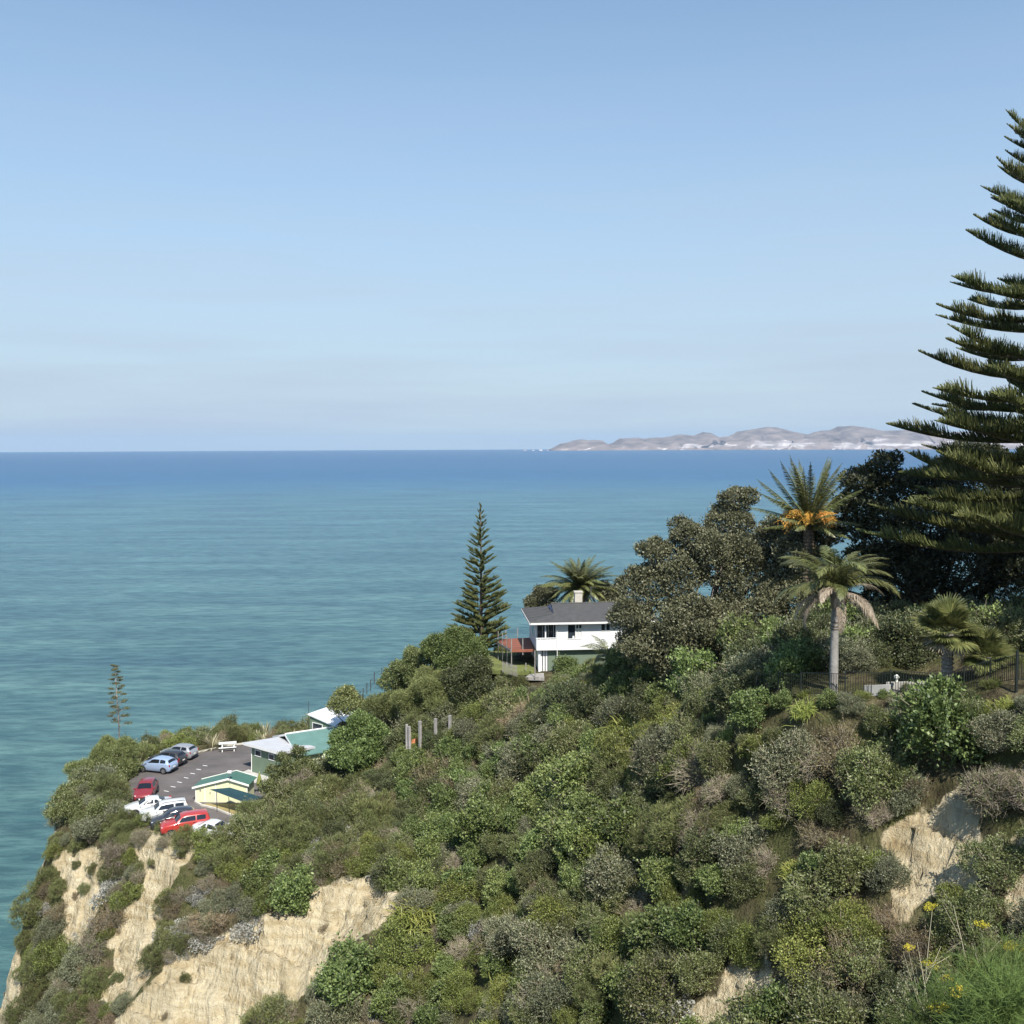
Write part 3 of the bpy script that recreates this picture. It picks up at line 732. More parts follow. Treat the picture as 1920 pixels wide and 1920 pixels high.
def make_shrubs():
    for s in range(4):
        rs = np.random.default_rng(100 + s)
        a = Acc(); lo = dome(rs, 7, 1, .95)
        e, _ = foliage(a, rs, lo, 1150, 8, .07, .072, .040, lump=.35, shell=(.70, 1.1)); twigs(a, rs, e[:70], (0, 0, -.1), .02, 1)
        foliage(a, rs, lo, 160, 6, .06, .09, .05, shell=(.4, .75), lump=.1)
        shoots(a, rs, lo, 60, 0.5, 0.09, 0.045, 0, 1)
        SHRUB.setdefault('sage', []).append(a.mesh('sage_shrub', [MAT['leaf_sage'], MAT['twig_grey']]))
        a = Acc(); lo = dome(rs, 10, 1, .8)
        e, _ = foliage(a, rs, lo, 1150, 8, .06, .066, .040, lump=.4, shell=(.72, 1.08), up=.6); twigs(a, rs, e[:25], (0, 0, -.1), .02, 1)
        shoots(a, rs, lo, 60, 0.3, 0.08, 0.05, 0, 1)
        SHRUB.setdefault('moss', []).append(a.mesh('mossy_shrub', [MAT['leaf_moss'], MAT['twig_brown']]))
        a = Acc(); lo = dome(rs, 9, 1, 1.1)
        e, _ = foliage(a, rs, lo, 1200, 8, .065, .076, .042, lump=.35, shell=(.72, 1.1)); twigs(a, rs, e[:50], (0, 0, -.1), .022, 1)
        shoots(a, rs, lo, 60, 0.5, 0.1, 0.05, 0, 1)
        SHRUB.setdefault('olive', []).append(a.mesh('olive_shrub', [MAT['leaf_olive'], MAT['twig_grey']]))
        a = Acc(); lo = dome(rs, 9, 1, 1.2)
        e, _ = foliage(a, rs, lo, 800, 7, .08, .112, .068, lump=.4, shell=(.7, 1.1), out=.5, up=.35, rnd=.7); twigs(a, rs, e[:30], (0, 0, -.1), .03, 1, sub=1)
        foliage(a, rs, lo, 110, 6, .08, .14, .09, shell=(.4, .75), lump=.1)
        shoots(a, rs, lo, 60, 0.45, 0.14, 0.085, 0, 1)
        SHRUB.setdefault('glossy', []).append(a.mesh('glossy_shrub', [MAT['leaf_glossy'], MAT['twig_grey']]))
        a = Acc(); lo = dome(rs, 9, 1, 1.15)
        e, _ = foliage(a, rs, lo, 1150, 8, .065, .074, .044, lump=.38, shell=(.72, 1.1)); twigs(a, rs, e[:30], (0, 0, -.1), .03, 1, sub=1)
        foliage(a, rs, lo, 160, 6, .06, .09, .055, shell=(.4, .75), lump=.1)
        shoots(a, rs, lo, 60, 0.45, 0.1, 0.055, 0, 1)
        SHRUB.setdefault('dark', []).append(a.mesh('dark_shrub', [MAT['leaf_dark'], MAT['twig_brown']]))
        a = Acc(); lo = dome(rs, 6, 1, .85)
        e, _ = foliage(a, rs, lo, 520, 6, .07, .075, .032, lump=.4, shell=(.6, 1.08)); twigs(a, rs, e[:170], (0, 0, -.1), .018, 1, sub=4, sublen=.22)
        shoots(a, rs, lo, 60, 0.55, 0.08, 0.03, 0, 1)
        SHRUB.setdefault('dry', []).append(a.mesh('dry_shrub', [MAT['leaf_dry'], MAT['twig_grey']]))
        a = Acc(); lo = dome(rs, 6, 1, .9)
        e, _ = foliage(a, rs, lo, 170, 6, .07, .08, .04, lump=.4); e2, _ = sprigs(rs, lo, 230, (.6, 1.15), .4)
        twigs(a, rs, e2, (0, 0, -.1), .020, 1, sub=6, sublen=.3, jit=.16)
        SHRUB.setdefault('twiggy', []).append(a.mesh('twiggy_shrub', [MAT['leaf_olive'], MAT['twig_grey']]))
        a = Acc(); lo = dome(rs, 9, 1, 1.0)
        e, _ = foliage(a, rs, lo, 950, 7, .05, .16, .020, out=.6, up=.6, rnd=.35, lump=.3); twigs(a, rs, e[:40], (0, 0, -.1), .02, 1)
        shoots(a, rs, lo, 60, 0.5, 0.17, 0.02, 0, 1)
        SHRUB.setdefault('feathery', []).append(a.mesh('feathery_shrub', [MAT['leaf_feathery'], MAT['twig_brown']]))
        a = Acc(); lo = [(rs.uniform(-.7, .7), rs.uniform(-.7, .7), .08, rs.uniform(.3, .5), rs.uniform(.3, .5), rs.uniform(.15, .3)) for _ in range(8)]
        e, _ = foliage(a, rs, lo, 420, 6, .06, .10, .065, up=.5); twigs(a, rs, e[:60], (0, 0, -.05), .015, 1, sub=3)
        SHRUB.setdefault('silver', []).append(a.mesh('silver_shrub', [MAT['leaf_silver'], MAT['twig_grey']]))
        # ferny / grassy clump: arching blades in three joints
        a = Acc(); n = 420
        b = np.stack([rs.normal(size=n) * .32, rs.normal(size=n) * .32, rs.uniform(-.05, .1, n)], -1)
        d = unit(np.stack([rs.normal(size=n), rs.normal(size=n), rs.uniform(.6, 1.9, n)], -1)); ln = rs.uniform(.45, .95, (n, 1))
        sd = unit(np.cross(d, [0, 0, 1.])) * .022
        p0, p1 = b, b + d * ln * .5; d2 = unit(d + np.array([0, 0, -.55])); p2 = p1 + d2 * ln * .32; p3 = p2 + unit(d2 + np.array([0, 0, -.8])) * ln * .25
        V = np.stack([p0 - sd * .6, p0 + sd * .6, p1 - sd, p1 + sd, p2 - sd * .8, p2 + sd * .8, p3, p3 + sd * .1], 1).reshape(-1, 3)
        i = np.arange(n)[:, None] * 8
        a.add(V, np.concatenate([np.concatenate([i + k, i + k + 1, i + k + 3, i + k + 2], 1) for k in (0, 2, 4)]))
        SHRUB.setdefault('fern', []).append(a.mesh('fern_clump', [MAT['leaf_fern']]))
        # flax: stiff striped blades
        a = Acc(); n = 85
        az = rs.uniform(0, 6.283, n); el = rs.uniform(.25, 1.35, n); ln = rs.uniform(.8, 1.25, (n, 1))
        d = np.stack([np.cos(az) * np.cos(el), np.sin(az) * np.cos(el), np.sin(el)], -1); b = d * .08 + np.array([0, 0, -.05])
        sd = np.stack([-np.sin(az), np.cos(az), 0 * az], -1) * .035
        p1 = b + d * ln * .55; p2 = p1 + unit(d + np.array([0, 0, -.35])) * ln * .5
        V = np.stack([b - sd * .7, b + sd * .7, p1 - sd, p1 + sd, p2 - sd * .15, p2 + sd * .15], 1).reshape(-1, 3); i = np.arange(n)[:, None] * 6
        a.add(V, np.concatenate([np.concatenate([i + k, i + k + 1, i + k + 3, i + k + 2], 1) for k in (0, 2)]))
        SHRUB.setdefault('flax', []).append(a.mesh('flax_plant', [MAT['leaf_flax']]))
make_shrubs()

# ------------------------------------------------------------------ Norfolk pines
def pine_branch(seed, L=5.0, dens=30, sag=.16, rise=.30, fat=1.0, lmul=1.0):
    rs = np.random.default_rng(seed); a = Acc()
    t = np.linspace(0, 1, 9)
    wob = rs.uniform(-.04, .04)
    cv = lambda t: np.stack([L * t, L * wob * np.sin(t * 3) , L * (-sag * t + rise * t * t)], -1)
    c = cv(t); r = .055 * (1 - t) + .016
    a.add(*prisms(c[:-1], c[1:], r[:-1], r[1:], 5), 1)
    n = int(L * dens)
    tt = np.sort(rs.uniform(.12, 1.0, n)) ; p = cv(tt)
    tg = unit(cv(np.minimum(tt + .02, 1.02)) - cv(tt - .01))
    clump = .55 + .55 * np.clip(vnoise(tt * 9, tt * 0, seed=seed) + .45, 0, 1)
    ln = 1.25 * lmul * np.minimum(1, (1 - tt) * 4.2 + .10) * clump * rs.uniform(.75, 1.15, n) * np.clip((tt - .05) * 5, .35, 1)
    sgn = np.where(np.arange(n) % 2 == 0, 1., -1.)
    lat = np.stack([0 * tt, sgn, 0 * tt], -1)
    spread = rs.uniform(.15, 1.25, (n, 1))
    d0 = unit(tg * rs.uniform(.35, .75, (n, 1)) + lat * spread + np.array([0, 0, 1.]) * rs.uniform(.3, .75, (n, 1)))
    m = p + d0 * ln[:, None] * .5
    d1 = unit(d0 * .75 + np.array([0, 0, 1.]) * .75); e = m + d1 * ln[:, None] * .5
    rb = .034 * fat
    a.add(*prisms(p, m, rb * .75, rb), 0); a.add(*prisms(m, e, rb, rb * .35), 0)
    return a.mesh('branch', [MAT['leaf_pine'], MAT['bark_brown']])

def norfolk(name, base, H, prof, z0, n_wh, per, meshes, label, seed, trunk_r, L0=5.0, lift=0.0, wild=.07):
    """prof(f): branch length at fraction f of the crown height"""
    rs = np.random.default_rng(seed)
    root = empty(name, base, 0, label, 'tree', None)
    MB().tube([(0, 0, -.5), (0, 0, H * .3), (.03, 0, H * .65), (0, 0, H)], [trunk_r, trunk_r * .78, trunk_r * .42, .03], 10).build('trunk', MAT['bark_brown'], root, smooth=True)
    for i in range(n_wh):
        f = (i + .5) / n_wh
        z = z0 + (H - z0) * (1 - (1 - f) ** 1.0)
        off = rs.uniform(0, 6.283); k = per if f < .9 else per - 1
        for j in range(k):
            L = prof(f) * rs.uniform(.74, 1.06)
            if rs.random() < .06: continue
            az = off + j * 6.283 / k + rs.uniform(-.2, .2)
            el = -.10 + lift + .50 * f ** 2 + rs.uniform(-wild, wild)
            s = L / L0
            link('branch', meshes[int(rs.integers(len(meshes)))], root, (0, 0, z + rs.uniform(-.18, .18)), (rs.uniform(-.15, .15), -el, az), (s, s * .9 + .1, (.45 * s + .55) if L > .5 * L0 else max(s * 1.25, .2)))
    return root

PB = [pine_branch(300 + i, 8.0, 64, rs_ * 1.1, ri_ * 1.15, .9, .82) for i, (rs_, ri_) in enumerate([(.14, .27), (.18, .34), (.10, .24), (.22, .36), (.15, .30), (.12, .29), (.2, .30), (.08, .24)])]
bp_ = on_ground(1985, 60)
norfolk('norfolk_pine', bp_, P(1985, 10, 60).z - bp_.z, lambda f:   .5 + 12.3 * (1 - f) ** .88 * (1 if f > .12 else .88), 5.4, 35, 6, PB,
        'towering dark green norfolk pine cut off by the right edge, taller than everything', 5, .6, 8.0, 0.0, .13)
PBs = [pine_branch(340 + i, 5.0, 40, -.06 + .03 * i, .16 + .03 * i, 1.6, .62) for i in range(4)]
b2 = on_ground(903, 99.5)
norfolk('norfolk_pine', b2, 84.3 - b2.z, lambda f: .15 + 3.6 * (1 - f) ** .80 * (1 if f > .10 else .9), 1.6, 22, 7, PBs,
        'slender cone-shaped norfolk pine standing alone left of the white house', 9, .2, 5.0, .12, .06)

# ------------------------------------------------------------------ broad trees (crown lobes surveyed on the photo, each with its own depth)
def broad_tree(name, base, lobes, leaf, L, W, dens, label, cat='tree', bark='bark_brown', seed=1, trunk_r=.3, group=None, lump=.28, per=6, sr=.1, bare_twigs=0, shell=(.74, 1.05), up=.3):
    rs = np.random.default_rng(seed)
    root = empty(name, base, 0, label, cat, group)
    B = np.array(base)
    lo = []
    for (px, py, rp, D) in lobes:
        c = np.array(P(px, py, D)) - B; r = rp * D / F
        lo.append((c[0], c[1], c[2], r, r * .95, r * .88))
    big_lo = lo; lo = []
    for q in big_lo:
        lo.append((q[0], q[1], q[2], q[3] * .72, q[4] * .72, q[5] * .72))
        dv = rs.normal(size=(9, 3)); dv[:, 2] = np.abs(dv[:, 2]) * .8 - .25; dv = unit(dv)
        for w_ in dv:
            r = q[3] * rs.uniform(.26, .46); k_ = rs.uniform(.62, .86)
            lo.append((q[0] + w_[0] * q[3] * k_, q[1] + w_[1] * q[4] * k_, q[2] + w_[2] * q[5] * k_, r, r, r * rs.uniform(.7, .95)))
    area = sum(4 * math.pi * q[3] ** 2 for q in big_lo) * .85
    a = Acc()
    n = int(area * dens)
    e, d = foliage(a, rs, lo, n, per, sr, L, W, 0, shell=shell, lump=lump, zmin=-1.5, up=up)
    foliage(a, rs, lo, n // 5, per, sr, L, W, 0, shell=(.35, .7), lump=.1, zmin=-1.5)
    link('crown', a.mesh('crown', [MAT[leaf]]), root)
    t = Acc(); low = None
    cz = np.array([(q[0], q[1], q[2] - q[5] * .3) for q in big_lo])
    fork = np.array([cz[:, 0].mean() * .35, cz[:, 1].mean() * .35, max(.5, cz[:, 2].min() * .5)])
    t.add(*prisms(np.array([[0, 0, -.6]]), fork[None], trunk_r, trunk_r * .75, 8), 0)
    mid = fork + (cz - fork) * .5 + rs.normal(size=cz.shape) * .3
    t.add(*prisms(np.repeat(fork[None], len(cz), 0), mid, trunk_r * .6, trunk_r * .35, 6), 0); t.add(*prisms(mid, cz, trunk_r * .35, trunk_r * .15, 6), 0)
    sub = e[rs.choice(len(e), min(len(e), 40 + bare_twigs), replace=False)]
    near = cz[np.argmin(((sub[:, None] - cz[None]) ** 2).sum(-1), 1)]
    t.add(*prisms(near, near + (sub - near) * 1.02, .045, .012, 4), 0)
    link('trunk', t.mesh('trunk', [MAT[bark]]), root)
    return root

def gb(px, D): return on_ground(px, D)
broad_tree('broad_tree', gb(1310, 77), [(1385, 940, 34, 78), (1360, 985, 45, 78), (1290, 1015, 52, 77), (1228, 1035, 34, 76), (1345, 1050, 72, 76), (1250, 1105, 72, 75), (1188, 1095, 34, 75), (1405, 1075, 85, 77), (1185, 1160, 44, 74), (1210, 1215, 50, 73),
            (1300, 1180, 78, 73), (1400, 1170, 74, 74), (1450, 1010, 52, 78), (1440, 1240, 45, 72), (1340, 1245, 48, 72), (1500, 1045, 52, 74), (1535, 1000, 40, 74), (1480, 1120, 60, 74), (1265, 1255, 40, 72)],
           'leaf_greyoak', .19, .12, 23, 'broad grey-green tree right of the white house', seed=11, trunk_r=.42, bare_twigs=60, bark='bark_grey', lump=.38)
broad_tree('broad_tree', gb(1760, 74), [(1618, 905, 40, 74), (1660, 880, 34, 74), (1690, 925, 62, 74), (1610, 960, 46, 73), (1650, 1000, 62, 73), (1745, 965, 85, 74), (1830, 905, 85, 75), (1905, 950, 95, 75), (1800, 1060, 100, 74), (1700, 1075, 75, 73),
            (1890, 1110, 90, 74), (1625, 1065, 45, 72), (1850, 1190, 70, 73), (1730, 1160, 60, 74), (1960, 1020, 90, 74), (1960, 1170, 80, 74), (1640, 1150, 50, 74), (1600, 1210, 50, 74), (1700, 1215, 60, 73), (1790, 1225, 55, 73), (1920, 1230, 60, 73), (1540, 1180, 50, 76), (1500, 1215, 50, 76), (1548, 1085, 46, 77), (1572, 1140, 46, 76), (1470, 1240, 44, 75)],
           'leaf_shade', .24, .135, 14, 'dense dark evergreen tree behind the fence, under the towering norfolk pine', seed=12, trunk_r=.5, lump=.35)
broad_tree('bushy_tree', gb(1015, 106), [(1018, 1120, 26, 106), (1002, 1138, 20, 105), (1032, 1145, 24, 105)],
           'leaf_greyoak', .19, .11, 40, 'small dark bushy tree showing behind the left end of the house roof', seed=13, trunk_r=.15)
broad_tree('bushy_tree', gb(1138, 104), [(1132, 1112, 22, 105), (1152, 1118, 26, 104), (1145, 1142, 26, 103)],
           'leaf_greyoak', .19, .11, 40, 'small grey bushy tree right of the palm, behind the house chimney', seed=14, trunk_r=.15, bark='bark_grey')
broad_tree('glossy_tree', gb(668, 90), [(655, 1388, 34, 90), (690, 1372, 26, 90), (640, 1418, 28, 89), (700, 1405, 33, 89.5), (672, 1352, 20, 90.5), (668, 1420, 34, 88.5), (715, 1380, 18, 90)],
           'leaf_glossy', .22, .13, 30, 'rounded glossy green tree in front of the teal-roofed building', seed=15, trunk_r=.14, bark='bark_grey')
broad_tree('olive_tree', gb(548, 91), [(528, 1458, 28, 91), (568, 1440, 24, 91), (548, 1482, 32, 90), (592, 1470, 24, 90.5), (535, 1425, 14, 91), (560, 1410, 12, 91.5), (505, 1478, 18, 90), (598, 1446, 16, 91)],
           'leaf_olive', .16, .085, 38, 'loose olive-yellow tree hiding the wall of the grey-roofed building', seed=16, trunk_r=.1, bark='bark_grey', lump=.45)
broad_tree('cliff_tree', gb(215, 98.5), [(232, 1408, 26, 98), (195, 1422, 32, 98), (160, 1455, 34, 96), (222, 1448, 32, 97), (240, 1430, 17, 98), (205, 1400, 18, 99)],
           'leaf_feathery', .26, .035, 55, 'big feathery olive-green tree at the left edge of the car park', seed=17, trunk_r=.14, up=.6, per=7)
broad_tree('cliff_tree', gb(140, 92), [(160, 1474, 32, 93), (130, 1492, 26, 92), (188, 1488, 30, 92), (208, 1480, 24, 93), (142, 1518, 32, 90), (116, 1528, 22, 90), (190, 1518, 30, 89)],
           'leaf_olive', .17, .08, 42, 'sprawling olive bush on the cliff corner left of the crimson car', 'bush', seed=18, trunk_r=.12, lump=.4)
broad_tree('cliff_tree', gb(225, 90), [(228, 1500, 20, 90.5), (215, 1528, 26, 88), (170, 1555, 30, 87), (235, 1535, 16, 88)],
           'leaf_sage', .17, .06, 42, 'greyish twiggy bush on the cliff corner below the olive bush', 'bush', seed=19, trunk_r=.1, lump=.45, bare_twigs=160, bark='bark_grey')
for i, (lobes, leaf, lab) in enumerate([
    ([(850, 1212, 40, 96), (885, 1222, 32, 96), (822, 1222, 30, 96), (860, 1240, 40, 95)], 'leaf_glossy', 'rounded bright green tree crowning the rise left of the house'),
    ([(892, 1262, 38, 92), (860, 1285, 38, 92), (905, 1290, 26, 91)], 'leaf_dark', 'dark glossy bush just left of the house deck'),
    ([(795, 1240, 36, 99), (765, 1262, 34, 99), (735, 1280, 28, 99)], 'leaf_olive', 'brownish olive bush on the seaward edge of the rise'),
    ([(800, 1290, 42, 93), (770, 1320, 36, 93), (830, 1320, 36, 92)], 'leaf_feathery', 'soft feathery green bush on the rise above the timber posts'),
    ([(650, 1305, 24, 103), (640, 1325, 24, 102), (668, 1322, 22, 102)], 'leaf_olive', 'rounded olive bush against the sea above the white roof'),
    ([(730, 1320, 30, 97), (705, 1330, 24, 97), (745, 1340, 24, 96)], 'leaf_feathery', 'pale feathery bush behind the glossy tree')]):
    broad_tree('hilltop_bush', gb(lobes[0][0], lobes[0][3]), lobes, leaf, .17 if leaf != 'leaf_feathery' else .26, .10 if leaf != 'leaf_feathery' else .035, 38 if leaf != 'leaf_feathery' else 60, lab, 'bush', seed=30 + i, trunk_r=.1)

# ------------------------------------------------------------------ palms
def frond_mesh(seed, L, arch, nl, ll, w, vee=.5, droop=.25, mat='leaf_palm', stalk=.12, name='frond', r0=.03):
    rs = np.random.default_rng(seed); a = Acc()
    m = 16; ang = -arch * (np.arange(m) / (m - 1)) ** 1.4
    st = np.stack([np.cos(ang), np.zeros(m), np.sin(ang)], -1) * (L / (m - 1)); c = np.concatenate([[[0, 0, 0]], np.cumsum(st, 0)[:-1]])
    r = r0 * (1 - np.linspace(0, 1, m)) + .006
    a.add(*prisms(c[:-1], c[1:], r[:-1], r[1:], 4), 1)
    tt = np.repeat(np.linspace(stalk, .995, nl), 2); sg = np.where(np.arange(nl * 2) % 2 == 0, 1., -1.)[:, None]
    ix = tt * (m - 1); i0 = np.minimum(ix.astype(int), m - 2); p = c[i0] + (c[i0 + 1] - c[i0]) * (ix - i0)[:, None]; tg = unit(c[i0 + 1] - c[i0])
    lat = np.array([[0, 1., 0]]) * sg; upv = np.cross(tg, np.array([[0, 1., 0]])) * -1
    fw = (.55 + .65 * tt)[:, None]
    d = unit(tg * fw + lat * .9 + upv * vee * rs.uniform(.4, 1.4, (nl * 2, 1)) + rs.normal(size=(nl * 2, 3)) * .1)
    ln = (ll * np.sin(np.clip(.18 + tt * .86, 0, 1) * math.pi) ** .6 * rs.uniform(.85, 1.1, nl * 2) + .05)[:, None]
    sd = unit(np.cross(d, upv)) * w * .5
    q1 = p + d * ln * .55; q2 = q1 + unit(d + np.array([0, 0, -droop * 2.2])) * ln * .5
    V = np.stack([p - sd * .6, p + sd * .6, q1 - sd, q1 + sd, q2 - sd * .12, q2 + sd * .12], 1).reshape(-1, 3); i = np.arange(nl * 2)[:, None] * 6
    a.add(V, np.concatenate([np.concatenate([i + k, i + k + 1, i + k + 3, i + k + 2], 1) for k in (0, 2)]))
    return a.mesh(name, [MAT[mat], MAT['leaf_palm_dead' if mat == 'leaf_palm_dead' else mat]])

def ringed_trunk(H, r0, r1, mat, root, rough=.05, step=.12, lean=0.0):
    n = max(6, int(H / step)); rs = np.random.default_rng(3)
    pts = [(lean * (i / n) ** 2, 0, -.4 + (H + .4) * i / n) for i in range(n + 1)]
    MB().tube(pts, [(r0 + (r1 - r0) * i / n) * (1 + rough * (1 if i % 2 else -1) * rs.uniform(.4, 1.2)) for i in range(n + 1)], 10).build('trunk', MAT[mat], root, smooth=rough < .06)

def feather_palm(name, base, H, trunk, meshes, rings, label, trunk_mat='palm_trunk', seed=1, rough=.05, extra=None):
    rs = np.random.default_rng(seed)
    root = empty(name, base, 0, label, 'palm tree')
    ringed_trunk(H, trunk[0], trunk[1], trunk_mat, root, rough)
    for (n, e0, e1, sc, k) in rings:
        off = rs.uniform(0, 6.28)
        for j in range(n):
            s = sc * rs.uniform(.88, 1.1)
            link('frond', meshes[k][int(rs.integers(len(meshes[k])))], root, (0, 0, H + rs.uniform(-.1, .1)), (rs.uniform(-.35, .35), -rs.uniform(e0, e1), off + j * 6.283 / n + rs.uniform(-.2, .2)), s)
    return root

CF = [frond_mesh(400 + i, 4.0, .75 + .15 * i, 80, .50, .045, .55, .12) for i in range(3)]
CD = [frond_mesh(410 + i, 3.6, 1.2, 60, .42, .035, .1, .3, 'leaf_palm_dead') for i in range(2)]
bpalm = on_ground(1088, 104.5); ztop = P(1088, 1102, 104.5).z
feather_palm('date_palm', bpalm, ztop - bpalm.z, (.38, .34), {0: CF, 1: CD},
             [(10, 1.15, 1.45, .92, 0), (18, .75, 1.1, 1.06, 0), (22, .35, .75, 1.08, 0), (24, -.05, .35, 1.05, 0), (16, -.4, -.05, .92, 0), (14, -.85, -.45, .85, 1), (10, -1.1, -.8, .8, 1)],
             'full round-crowned date palm rising behind the house chimney', 'bark_brown', 21, .12)
US = [frond_mesh(420 + i, 4.6, .25 + .12 * i, 95, .46, .05, 1.25, .05, r0=.05) for i in range(3)]
bp2 = on_ground(1512, 72.5); z2 = P(1512, 985, 72.5).z
big = feather_palm('date_palm', bp2, z2 - bp2.z, (.42, .36), {0: US, 1: CD},
             [(8, 1.25, 1.5, 1.08, 0), (9, .95, 1.25, 1.08, 0), (8, .6, .95, 1.05, 0), (7, .2, .55, .95, 0), (8, -.3, .15, .85, 0)],
             'tall date palm with stiff upright fronds and orange fruit stalks', 'bark_brown', 22, .12)
rsf = np.random.default_rng(77)
for j in range(11):          # orange fruit stalks
    a = Acc(); az = j * 6.283 / 11 + rsf.uniform(-.2, .2); n = 70
    o = np.array([math.cos(az), math.sin(az), 0.]); p0 = o * .3
    p1 = o * .95 + np.array([0, 0, .35 + rsf.uniform(-.25, .25)])
    a.add(*prisms(p0[None], p1[None], .05, .035, 5))
    E = p1 + rsf.normal(size=(n, 3)) * np.array([.20, .20, .14]) + o * .30 + np.array([0, 0, -.12]); M_ = p1 + (E - p1) * .5 + np.array([0, 0, .1])
    a.add(*prisms(np.repeat(p1[None], n, 0), M_, .014, .012)); a.add(*prisms(M_, E, .012, .01))
    a.add(*leaves(E + rsf.normal(size=(n, 3)) * .03, rsf.normal(size=(n, 3)) + np.array([0, 0, -1]), .12, .06, rsf))
    link('fruit_stalk', a.mesh('fruit_stalk', [MAT['fruit_yellow']]), big, (0, 0, z2 - bp2.z + .15), (0, 0, 0), (1.25, 1.25, 1.6))
by = on_ground(1140, 84); YF = [frond_mesh(460 + i, 3.2, 1.5, 60, .5, .04, .35, .35) for i in range(2)]
feather_palm('young_palm', by, P(1140, 1238, 84).z - by.z, (.2, .18), {0: YF}, [(5, 1.1, 1.4, .9, 0), (8, .5, 1.0, 1.0, 0), (8, .1, .5, .95, 0)],
             'young palm with long arching fronds in front of the white house', 'bark_brown', 25, .12)
# feather palm with pale ringed trunk beside the fence
QF = [frond_mesh(430 + i, 3.3, 1.5 + .25 * i, 75, .62, .035, .15, .75) for i in range(3)]
QD = [frond_mesh(440 + i, 3.1, 1.3 + .3 * i, 65, .5, .03, .05, .9, 'leaf_palm_dead') for i in range(3)]
bq = on_ground(1563, 54.2); zq = P(1563, 1110, 54.2).z
q = feather_palm('feather_palm', bq, zq - bq.z, (.25, .18), {0: QF, 1: QD},
             [(5, 1.2, 1.5, 1.1, 0), (10, .8, 1.2, 1.18, 0), (10, .4, .85, 1.12, 0), (6, .1, .45, 1.05, 1), (6, -.35, .05, .95, 1)],
             'feather palm with smooth pale trunk and drooping fronds behind the fence', 'palm_trunk', 23, .02)
zc = zq - bq.z
MB().tube([(0, 0, zc - .9), (0, 0, zc - .3), (.02, 0, zc + .5), (-.05, 0, zc + 1.3)], [.225, .20, .13, .05], 9).build('crownshaft', MAT['leaf_palm_dead'], q, smooth=True)
for k, zz in enumerate((zc - 2.0, zc - 1.85, zc - 1.62)):
    MB().tube([(0, 0, zz), (0, 0, zz + .05)], [.232, .228], 12).build('leaf_scar', MAT['bark_brown'], q)

def fan_leaf(seed, R=.95, pet=.9, n=34, mat='leaf_palm'):
    rs = np.random.default_rng(seed); a = Acc()
    a.add(*prisms(np.array([[0, 0, 0.]]), np.array([[pet, 0, .06]]), .02, .014, 4), 1)
    th = np.linspace(-2.3, 2.3, n) + rs.normal(size=n) * .02
    d = np.stack([np.cos(th), np.sin(th), .12 + .12 * np.cos(th)], -1); d = unit(d); ln = (R * (.82 + .18 * np.cos(th)) * rs.uniform(.92, 1.06, n))[:, None]
    sd = np.stack([-np.sin(th), np.cos(th), 0 * th], -1) * .045
    o = np.array([[pet, 0, .06]]); p1 = o + d * ln * .55; p2 = p1 + unit(d + np.array([0, 0, -.45])) * ln * .45
    V = np.stack([o + sd * -.2 + 0 * d, o + sd * .2 + 0 * d, p1 - sd, p1 + sd, p2 - sd * .1, p2 + sd * .1], 1).reshape(-1, 3); i = np.arange(n)[:, None] * 6
    a.add(V, np.concatenate([np.concatenate([i + k, i + k + 1, i + k + 3, i + k + 2], 1) for k in (0, 2)]))
    return a.mesh('fan_leaf', [MAT[mat], MAT[mat]])
FL = [fan_leaf(500 + i) for i in range(3)]; FD = [fan_leaf(510 + i, .8, .7, 28, 'leaf_palm_dead') for i in range(2)]
def fan_palm(px, D, ytop, tr, sc, label, seed):
    b = on_ground(px, D); z = P(px, ytop, D).z - b.z; rs = np.random.default_rng(seed)
    root = empty('fan_palm', b, 0, label, 'palm tree')
    ringed_trunk(z, tr * 1.05, tr, 'bark_grey', root, .16, .09)
    for (n, e0, e1, ms) in ((7, 1.0, 1.4, FL), (10, .5, 1.0, FL), (11, .0, .5, FL), (10, -.5, .0, FL), (8, -1.1, -.5, FD)):
        off = rs.uniform(0, 6.28)
        for j in range(n):
            link('fan_leaf', ms[int(rs.integers(len(ms)))], root, (0, 0, z), (rs.uniform(-.4, .4), -rs.uniform(e0, e1), off + j * 6.283 / n), sc * rs.uniform(.85, 1.1))
fan_palm(1775, 52, 1186, .27, 1.05, 'larger fan palm with rough pale trunk behind the fence', 31)
fan_palm(1848, 51.5, 1232, .2, .88, 'smaller fan palm right beside the larger one', 32)

